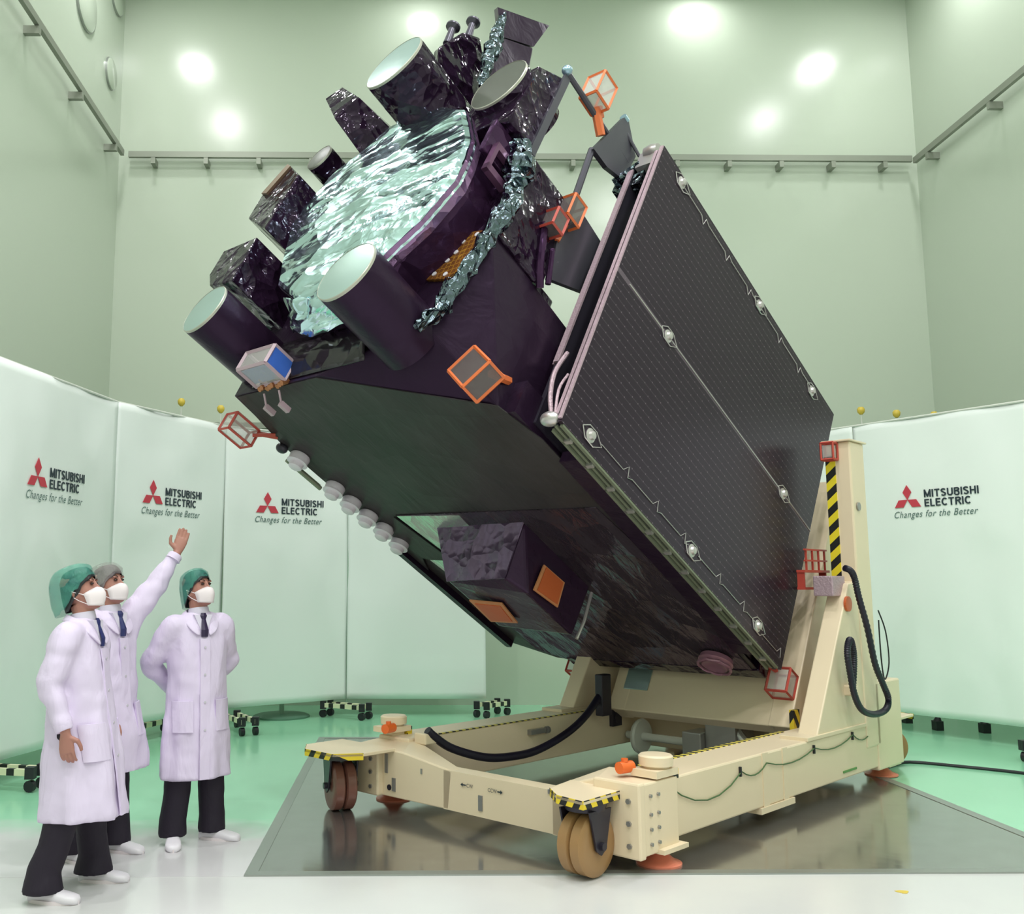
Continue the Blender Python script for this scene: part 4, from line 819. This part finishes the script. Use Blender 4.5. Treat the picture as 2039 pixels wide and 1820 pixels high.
def hand(m, wr, d, nr, tside, sc_=1.0, curl=0.25, splay=0.10):
    d = Vector(d).normalized(); t = Vector(tside); t = (t-d*t.dot(d)).normalized(); nr = Vector(nr); nr = (nr-d*nr.dot(d)-t*nr.dot(t)).normalized()
    def rg(c, a, b): return [c+t*a*math.cos(2*PI*k/14)+nr*b*math.sin(2*PI*k/14) for k in range(14)]
    m.loft([rg(wr-d*0.05*sc_, 0.026*sc_, 0.021*sc_), rg(wr, 0.026*sc_, 0.020*sc_), rg(wr+d*0.035*sc_, 0.036*sc_, 0.017*sc_), rg(wr+d*0.075*sc_, 0.042*sc_, 0.014*sc_), rg(wr+d*0.098*sc_, 0.040*sc_, 0.011*sc_)])
    for i, (off, ln_) in enumerate(((0.031, 0.068), (0.0105, 0.077), (-0.0105, 0.072), (-0.031, 0.056))):
        p = wr+d*0.088*sc_+t*off*sc_; dd = (d+t*off*splay*30*0.35).normalized(); pts = [p]; rr = [0.0098*sc_]
        for j in range(3):
            dd = (dd+nr*curl*(0.5+j*0.5)).normalized(); p = p+dd*ln_*sc_*(0.45, 0.31, 0.24)[j]; pts.append(p); rr.append((0.0092, 0.0086, 0.0066)[j]*sc_)
        m.tube(pts, rr, 8)
    p = wr+d*0.022*sc_+t*0.024*sc_; q = p+(d*0.55+t*0.80+nr*0.15).normalized()*0.042*sc_; r_ = q+(d*0.93+t*0.30+nr*0.2).normalized()*0.032*sc_; s_ = r_+(d+nr*0.2).normalized()*0.022*sc_
    m.tube([p-t*0.012*sc_, q, r_, s_], [0.016*sc_, 0.0125*sc_, 0.0105*sc_, 0.008*sc_], 9)
def person(label, loc, yaw, P):
    k = P.get('k', 1.0)
    root = empty('person', label, 'person', Matrix.Translation(loc) @ Matrix.Rotation(math.radians(yaw), 4, 'Z') @ Matrix.Scale(k, 4))
    lean = P.get('lean', 0.0)
    SH = 1.385                              # shoulder height
    arms = P['arms']                        # side -> (elbow, wrist, hand dir, palm normal, thumb side)
    HR = Matrix.Rotation(math.radians(P['hyaw']), 3, 'Z') @ Matrix.Rotation(math.radians(-P['hpitch']), 3, 'Y')
    nb = Vector((lean, 0, 1.455)); hc = nb+HR @ Vector((0.025, 0, 0.125))
    def H(v): return hc+HR @ Vector(v)
    # body: one continuous surface
    m = MB()
    m.loft([ering((lean*0.3, 0, 0.84), 0.10, 0.14), ering((lean*0.5, 0, 1.0), 0.09, 0.13), ering((lean*0.8, 0, 1.22), 0.095, 0.14), ering((lean, 0, 1.34), 0.075, 0.125), ering((lean, 0, 1.42), 0.06, 0.08)])
    m.tube([(lean, 0, 1.38), (lean+0.005, 0, 1.45), nb+HR @ Vector((0.005, 0, 0.06))], [0.066, 0.058, 0.058], 18)
    hr = []
    for z, f, bk, wd in ((-0.120, 0.070, 0.030, 0.018), (-0.112, 0.084, 0.005, 0.034), (-0.095, 0.092, -0.025, 0.047), (-0.065, 0.094, -0.060, 0.060), (-0.03, 0.092, -0.082, 0.067), (0.005, 0.089, -0.094, 0.072),
                         (0.04, 0.092, -0.100, 0.075), (0.075, 0.086, -0.096, 0.071), (0.100, 0.066, -0.080, 0.058), (0.115, 0.040, -0.055, 0.038), (0.121, 0.012, -0.025, 0.014)):
        cx = (f+bk)/2; rx = (f-bk)/2
        hr.append([H((cx+rx*math.cos(2*PI*i/28), wd*math.sin(2*PI*i/28), z)) for i in range(28)])
    m.loft(hr)
    m.loft([[H((x+0.006*0, y, z)) for x, y in ((0.075, -w_), (x1, -w_*0.5), (x1+0.003, 0), (x1, w_*0.5), (0.075, w_))] for z, x1, w_ in ((0.03, 0.094, 0.008), (0.0, 0.102, 0.010), (-0.028, 0.116, 0.016), (-0.038, 0.110, 0.017), (-0.045, 0.09, 0.012))])
    for s in (-1, 1):
        m.ell(H((-0.004, s*0.074, -0.012)), (0.020, 0.009, 0.032), 12, 8, HR @ Matrix.Rotation(math.radians(s*-18), 3, 'Z'))
        m.ell(H((0.087, s*0.033, 0.030)), (0.012, 0.022, 0.008), 10, 6, HR)      # brow ridge
    for s in (-1, 1):
        e, wr, hd, pn, ts = arms[s]; sh = Vector((lean, s*0.165, SH-0.02)); e = Vector(e); wr = Vector(wr)
        sh = sh-Vector((0, s*0.02, 0.03)); m.tube([sh-Vector((0, s*0.05, 0)), sh, sh.lerp(e, 0.5), e, e.lerp(wr, 0.4), wr], [0.04, 0.042, 0.038, 0.034, 0.032, 0.025], 14)
        hand(m, wr, hd, pn, ts, 1.03, *P.get('curl', {}).get(s, (0.25, 0.1)))
    for s in (-1, 1):
        kn, an = P['legs'][s]; hp_ = Vector((lean*0.3, s*0.085, 0.88)); kn = Vector(kn); an = Vector(an)
        m.tube([hp_, hp_.lerp(kn, 0.5), kn, kn.lerp(an, 0.35), an], [0.082, 0.072, 0.052, 0.050, 0.036], 14)
        m.tube([an+Vector((0, 0, 0.01)), an+Vector((0, 0, -0.03))], [0.036, 0.034], 12)
    body_ = m.build('body', M['skin'], root, 2); remesh(body_, 0.0045, 0, 1)
    # eyes and brows
    for s in (-1, 1):
        MB().ell(H((0.0865, s*0.031, 0.012)), (0.010, 0.0135, 0.0065), 12, 8, HR).build('eye', M['eye'], root, True)
        MB().tube([H((0.094, s*0.014, 0.030)), H((0.0965, s*0.032, 0.035)), H((0.086, s*0.052, 0.030))], [0.003, 0.0045, 0.003], 6).build('eyebrow', M['brow'], root, True)
    # hair and net cap
    def shell(name, sc3, cz, cut, mt, wob=0.0, off=(-0.006, 0, 0.0)):
        rings = []
        for j in range(15):
            t = j/14; ring = []
            for i in range(40):
                a = 2*PI*i/40
                zlo = cut(a); ph = PI/2*t; zz = zlo+(cz-zlo)*math.sin(ph)
                rr_ = max(math.cos(ph), 0.03)**0.55
                wv = 1+wob*(noise.noise(Vector((math.cos(a)*2.5, math.sin(a)*2.5, t*3+P['seed'])))+0.5*noise.noise(Vector((math.cos(a)*7, math.sin(a)*7, t*5))))*(1 if t > 0.12 else 0.3)
                ring.append(H((off[0]+sc3[0]*rr_*math.cos(a)*wv, sc3[1]*rr_*math.sin(a)*wv, zz*(1 if t < 0.9 else 1))))
            rings.append(ring)
        o = MB().loft(rings, False).build(name, mt, root, 2); so = o.modifiers.new('thickness', 'SOLIDIFY'); so.thickness = 0.003; return o
    hcut = lambda a: 0.050 if math.cos(a) > 0.6 else (-0.005 if math.cos(a) > -0.1 else -0.085)
    def smc(f):
        return lambda a: sum(f(a+d_) for d_ in (-0.5, -0.3, -0.1, 0.1, 0.3, 0.5))/6
    shell('hair', (0.107, 0.083), 0.130, smc(hcut), P['hair'], 0.02)
    ccut = lambda a: 0.062 if math.cos(a) > 0.55 else (0.0 if math.cos(a) > 0.0 else -0.088)
    sg = P.get('puff', (0.128, 0.100, 0.150, -0.018))
    cp_ = shell('hair_cap', (sg[0], sg[1]), sg[2], smc(ccut), P['cap'], 0.10, (sg[3], 0, 0))
    # mask with ear loops
    mv = []; mf = []; nu, nw = 13, 9
    for i in range(nu):
        for j in range(nw):
            u = -1+2*i/(nu-1); v = j/(nw-1); zz = -0.010-0.112*v-0.012*abs(u)*(1-v)*0 + (-0.020*abs(u)**2*(1-v)+0.026*abs(u)**2*v)
            x = 0.100+0.030*math.sin(PI*min(1, v*0.95+0.12))*(1-abs(u)**1.8)-0.062*abs(u)**2.0 - (0.010 if v < 0.05 else 0)
            mv.append(H((x, u*0.072*(1-0.10*v), zz))); mf += [(i*nw+j, i*nw+j+1, (i+1)*nw+j+1, (i+1)*nw+j)] if i < nu-1 and j < nw-1 else []
    mk_ = MB().add(mv, mf).build('face_mask', M['mask'], root, 2); so = mk_.modifiers.new('thickness', 'SOLIDIFY'); so.thickness = 0.0025
    for s in (-1, 1):
        MB().tube([H((0.040, s*0.071, -0.034)), H((0.0, s*0.082, -0.006)), H((-0.014, s*0.086, 0.004))], 0.0022, 6).tube([H((0.040, s*0.064, -0.090)), H((0.005, s*0.078, -0.055)), H((-0.014, s*0.084, -0.030))], 0.0022, 6).build('ear_loop', M['mask'], mk_, True)
    # trousers
    m = MB(); m.loft([ering((lean*0.3, 0, 0.70), 0.10, 0.15), ering((lean*0.3, 0, 0.84), 0.125, 0.165), ering((lean*0.4, 0, 0.98), 0.115, 0.155)])
    for s in (-1, 1):
        kn, an = P['legs'][s]; kn = Vector(kn); an = Vector(an); hp_ = Vector((lean*0.3, s*0.09, 0.86)); bt = Vector((an.x-0.01, an.y, 0.055))
        m.tube([hp_, hp_.lerp(kn, 0.5), kn, kn.lerp(bt, 0.5), bt+Vector((0, 0, 0.10)), bt], [0.105, 0.102, 0.086, 0.080, 0.084, P.get('cuff', 0.088)], 18)
    remesh(m.build('trousers', M['trousers'], root, 2), 0.011, 0.02, 2)
    # shoes
    for s in (-1, 1):
        kn, an = P['legs'][s]; fa = math.radians(P['feet'][s]); R = Matrix.Rotation(fa, 3, 'Z'); base = Vector((an[0], an[1], 0))
        prof = [(-0.085, 0.022, 0.030, 0.055), (-0.075, 0.033, 0.034, 0.068), (-0.03, 0.037, 0.045, 0.085), (0.03, 0.040, 0.041, 0.078), (0.09, 0.048, 0.034, 0.060), (0.14, 0.050, 0.028, 0.050), (0.175, 0.040, 0.024, 0.042), (0.192, 0.020, 0.018, 0.030)]
        rings = [[base+R @ Vector((x, w_*math.copysign(abs(math.cos(2*PI*i/20))**0.8, math.cos(2*PI*i/20)), (h/2)+(h/2)*math.copysign(abs(math.sin(2*PI*i/20))**0.7, math.sin(2*PI*i/20)))) for i in range(20)] for x, w_, _, h in prof]
        so_ = MB().loft(rings).build('shoe', M['shoe'], root, 2)
        MB().loft([[base+R @ Vector((x, w_*1.06*math.cos(2*PI*i/20), z)) for i in range(20)] for x, w_, z in ()] or [[base+R @ Vector((0.052+0.142*math.cos(2*PI*i/24), 0.048*math.sin(2*PI*i/24), z)) for i in range(24)] for z in (0.0, 0.018)]).build('sole', M['mask'], so_, True)
    # shirt, tie
    fr = P['chest']; cx = lean
    sh_ = MB(); sh_.tube([(cx-0.005, 0, 1.395), (cx, 0, 1.44), nb+HR @ Vector((0.0, 0, 0.012))], [0.078, 0.068, 0.064], 22)
    sh_.add([(cx+0.086, -0.060, 1.425), (cx+0.086, 0.060, 1.425), (cx+fr+0.004, 0.006, 1.285), (cx+fr+0.004, -0.006, 1.285), (cx+0.03, -0.060, 1.425), (cx+0.03, 0.060, 1.425), (cx+0.03, 0.006, 1.285), (cx+0.03, -0.006, 1.285)], [(0, 1, 2, 3), (4, 7, 6, 5), (0, 3, 7, 4), (1, 5, 6, 2), (0, 4, 5, 1), (3, 2, 6, 7)])
    sho = sh_.build('shirt', M['shirt'], root, True)
    MB().loft([[(cx+x, -w_, z), (cx+x+0.008, 0, z), (cx+x, w_, z), (cx+x-0.012, 0, z)] for x, w_, z in ((0.082, 0.016, 1.436), (0.090, 0.023, 1.418), (0.093, 0.014, 1.396), (fr+0.006, 0.024, 1.33), (fr+0.004, 0.022, 1.285))]).build('tie', P['tie'], root)
    # lab coat
    m = MB()
    cr = P['coat']
    def pleat(z, x, y, rx, ry):
        out = []; am = 0.055*max(0, (1.15-z)/0.75)+0.018
        for i in range(48):
            a = 2*PI*i/48; sd_ = P['seed']*3.7
            f = 1+am*(noise.noise(Vector((math.cos(a)*2.6+sd_, math.sin(a)*2.6, z*0.7)))*1.6+0.5*math.sin(7*a+sd_+z*1.5)*(1 if z < 0.95 else 0.3))+0.022*noise.noise(Vector((a*1.5+z*6, z*9, sd_)))
            out.append(Vector((x+lean*min(1, z/1.3)+rx*math.cos(a)*f, y+ry*math.sin(a)*f, z)))
        return out
    cz = []
    for i in range(len(cr)-1):
        for j in range(5):
            t = j/5; cz.append([cr[i][q]*(1-t)+cr[i+1][q]*t for q in range(5)])
    cz.append(list(cr[-1]))
    def er(c, a_, b_, n_): return ering(c, a_, b_, 48)
    m.loft([pleat(*c_) for c_ in cz]+[er((lean-0.01, 0, 1.35), 0.112, 0.185, 32), er((lean-0.012, 0, 1.395), 0.095, 0.165, 32), er((lean-0.012, 0, 1.425), 0.078, 0.115, 32), er((lean-0.012, 0, 1.440), 0.068, 0.080, 32)])
    for s in (-1, 1):
        e, wr, hd, pn, ts = arms[s]; sh = Vector((lean-0.005, s*0.155, SH-0.035)); e = Vector(e); wr = Vector(wr)
        if wr.z > 1.5: sh = Vector((lean-0.005, s*0.15, SH-0.01))
        w2 = wr-(wr-e).normalized()*0.015
        sp_ = [sh-Vector((0, s*0.06, 0.01)), sh, sh.lerp(e, 0.35), sh.lerp(e, 0.75), e, e.lerp(w2, 0.4), e.lerp(w2, 0.8), w2]
        sv = MB(); sv.tube(sp_, [0.070, 0.084, 0.078, 0.070, 0.066, 0.062, 0.054, 0.044], 20, 7); nr_ = len(sv.v)//20
        for i in range(nr_):
            c0 = sum((sv.v[i*20+j] for j in range(20)), Vector())/20
            for j in range(20):
                v_ = sv.v[i*20+j]; sv.v[i*20+j] = c0+(v_-c0)*(1+(0.16 if 8 < i < nr_-2 else 0.03)*noise.noise(Vector((v_.x*7+P['seed'], v_.y*7, v_.z*17+s))))
        m.add(sv.v, sv.f)
        if wr.z > 1.5: m.tube([Vector((lean, s*0.09, 1.18)), Vector((lean, s*0.13, 1.32)), sh.lerp(e, 0.5)], [0.06, 0.085, 0.06], 16)
    ct_ = m.build('lab_coat', M['coat'], root, 2); remesh(ct_, 0.0125, P.get('fold', 0.035), 3)
    for s in (-1, 1):
        e, wr, hd, pn, ts = arms[s]; e = Vector(e); wr = Vector(wr); w2 = wr-(wr-e).normalized()*0.012; w1 = wr-(wr-e).normalized()*0.055
        MB().tube([w1, w1.lerp(w2, 0.3), w1.lerp(w2, 0.7), w2], [0.050, 0.047, 0.048, 0.040], 20).build('cuff', M['coat'], ct_, True)
    # collar flaps
    for s in (-1, 1):
        pts_ = [(-0.085, 0.02, 1.470), (-0.05, 0.072, 1.462), (0.02, 0.080, 1.440), (0.085, 0.052, 1.405), (fr+0.022, 0.004, 1.275), (fr+0.020, 0.085, 1.325), (0.07, 0.125, 1.385), (0.0, 0.125, 1.425), (-0.08, 0.09, 1.435), (-0.105, 0.02, 1.430)]
        v1 = [(cx+x, s*y, z) for x, y, z in pts_]; v2 = [(cx+x-0.012, s*y*0.95, z-0.018) for x, y, z in pts_]
        q = [(0, 1, 8, 9), (1, 2, 7, 8), (2, 3, 6, 7), (3, 4, 5, 6)]
        n_ = 10; fs = q+[tuple(i+n_ for i in f[::-1]) for f in q]+[(i, (i+1) % n_, n_+(i+1) % n_, n_+i) for i in range(n_)]
        o = MB().add(v1+v2, fs).build('collar', M['coat'], ct_, 2); sd = o.modifiers.new('subsurf', 'SUBSURF'); sd.levels = 2; sd.render_levels = 2
    # front placket following the coat, and pocket
    def fx(z, y=0.0):
        ks = [(c[0], c[1]+lean*min(1, c[0]/1.3), c[3], c[4]) for c in cr]+[(1.35, lean-0.01, 0.112, 0.185)]
        for i in range(len(ks)-1):
            if ks[i][0] <= z <= ks[i+1][0]:
                t = (z-ks[i][0])/(ks[i+1][0]-ks[i][0]); c_, rx, ry = [ks[i][j]*(1-t)+ks[i+1][j]*t for j in (1, 2, 3)]
                return c_+rx*math.sqrt(max(0, 1-(y/ry)**2))
        return ks[-1][1]+ks[-1][2]
    zs = [cr[0][0]+0.01+(1.30-cr[0][0])*i/14 for i in range(15)]
    def strip(y0, y1, za, zb, th=0.010, ex=0.006, nn=12):
        zz = [za+(zb-za)*i/nn for i in range(nn+1)]; r0 = []
        for z in zz: r0.append([(fx(z, y0)+ex, y0, z), (fx(z, y1)+ex, y1, z), (fx(z, y1)+ex-th, y1, z), (fx(z, y0)+ex-th, y0, z)])
        return MB().loft(r0)
    pk = strip(-0.030, 0.034, cr[0][0]+0.005, 1.275).build('placket', M['coat'], ct_, True)
    for z in (1.22, 1.05, 0.88, 0.71): MB().lathe((fx(z, -0.0)+0.005, 0.0, z), (1, 0, 0), [(0.008, 0), (0.008, 0.003), (0.001, 0.004)], 12).build('button', M['button'], ct_, True)
    for s in P.get('pockets', (-1, 1)):
        for y0 in (0,):
            rws = []
            for i in range(7):
                z = 0.70+0.19*i/6
                rws.append([(fx(z, s*(0.075+0.11*j/5))+0.010, s*(0.075+0.11*j/5), z) for j in range(6)]+[(fx(z, s*(0.075+0.11*j/5))-0.004, s*(0.075+0.11*j/5), z) for j in range(5, -1, -1)])
            MB().loft(rws).build('pocket', M['coat'], ct_, True)
    return root
person('person in white lab coat and puffy teal hair cap at far left, arm hanging down', (-1.73, 5.28, 0), -8, dict(seed=1, k=0.985, lean=0.0, hyaw=4, hpitch=22, hair=M['hair'], cap=M['cap_teal'],
    tie=M['tie'], chest=0.115, puff=(0.140, 0.108, 0.155, -0.035),
    arms={-1: ((-0.05, -0.245, 1.09), (0.06, -0.265, 0.86), (0.12, 0.05, -1), (0.15, 1, 0.1), (1, 0, 0)), 1: ((-0.03, 0.245, 1.09), (0.05, 0.26, 0.86), (0.12, 0, -1), (0.2, -1, 0), (1, 0, 0))},
    curl={-1: (0.45, 0.0), 1: (0.35, 0.0)},
    legs={-1: ((0.0, -0.12, 0.47), (-0.06, -0.17, 0.075)), 1: ((0.03, 0.11, 0.47), (0.04, 0.19, 0.075))}, feet={-1: -3, 1: 4}, cuff=0.105,
    coat=[(0.40, 0.04, 0, 0.235, 0.245), (0.60, 0.03, 0, 0.215, 0.225), (0.85, 0.015, 0, 0.185, 0.205), (1.05, 0.0, 0, 0.158, 0.190), (1.22, -0.005, 0, 0.142, 0.190)], fold=0.032))
person('person in white lab coat and clear grey hair cap with one hand raised', (-1.80, 5.95, 0), -30, dict(seed=2, k=1.0, lean=0.015, hyaw=8, hpitch=20, hair=M['hair_grey'], cap=M['cap_clear'],
    tie=M['tie'], chest=0.115, puff=(0.134, 0.102, 0.148, -0.026),
    arms={1: ((0.05, 0.35, 1.59), (0.10, 0.475, 1.80), (0.10, 0.32, 1), (0.8, -0.6, 0.1), (-0.7, -0.7, 0.0)), -1: ((-0.03, -0.25, 1.10), (0.05, -0.27, 0.88), (0.1, 0, -1), (0.2, 1, 0), (1, 0, 0))},
    curl={1: (0.06, 0.02), -1: (0.4, 0.0)},
    legs={-1: ((0.0, -0.11, 0.47), (-0.03, -0.15, 0.075)), 1: ((0.02, 0.09, 0.47), (0.02, 0.12, 0.075))}, feet={-1: -2, 1: 10}, cuff=0.092,
    coat=[(0.50, 0.02, 0.03, 0.205, 0.265), (0.70, 0.02, 0.02, 0.190, 0.240), (0.90, 0.01, 0, 0.160, 0.200), (1.08, 0.0, 0, 0.145, 0.185), (1.22, -0.005, 0, 0.138, 0.185)], fold=0.04))
person('person in white lab coat and teal cap standing apart, hands behind back', (-1.31, 6.25, 0), -58, dict(seed=3, k=0.985, lean=0.0, hyaw=26, hpitch=20, hair=M['hair'], cap=M['cap_teal'],
    tie=M['tie_dark'], chest=0.115, puff=(0.120, 0.092, 0.142, -0.016),
    arms={-1: ((-0.11, -0.275, 1.11), (-0.20, -0.09, 0.93), (0, 1, -0.25), (-1, 0, 0), (0, 0, 1)), 1: ((-0.11, 0.255, 1.11), (-0.20, 0.08, 0.97), (0, -1, -0.2), (-1, 0, 0), (0, 0, 1))},
    curl={-1: (0.3, 0.0), 1: (0.3, 0.0)},
    legs={-1: ((0.0, -0.10, 0.47), (0.0, -0.125, 0.075)), 1: ((0.0, 0.11, 0.47), (0.0, 0.13, 0.075))}, feet={-1: -18, 1: 42}, cuff=0.088,
    coat=[(0.405, 0.01, 0.0, 0.168, 0.228), (0.65, 0.01, 0.0, 0.160, 0.220), (0.85, 0.005, 0, 0.150, 0.205), (1.05, 0.0, 0, 0.140, 0.190), (1.22, -0.005, 0, 0.135, 0.188)], fold=0.028))
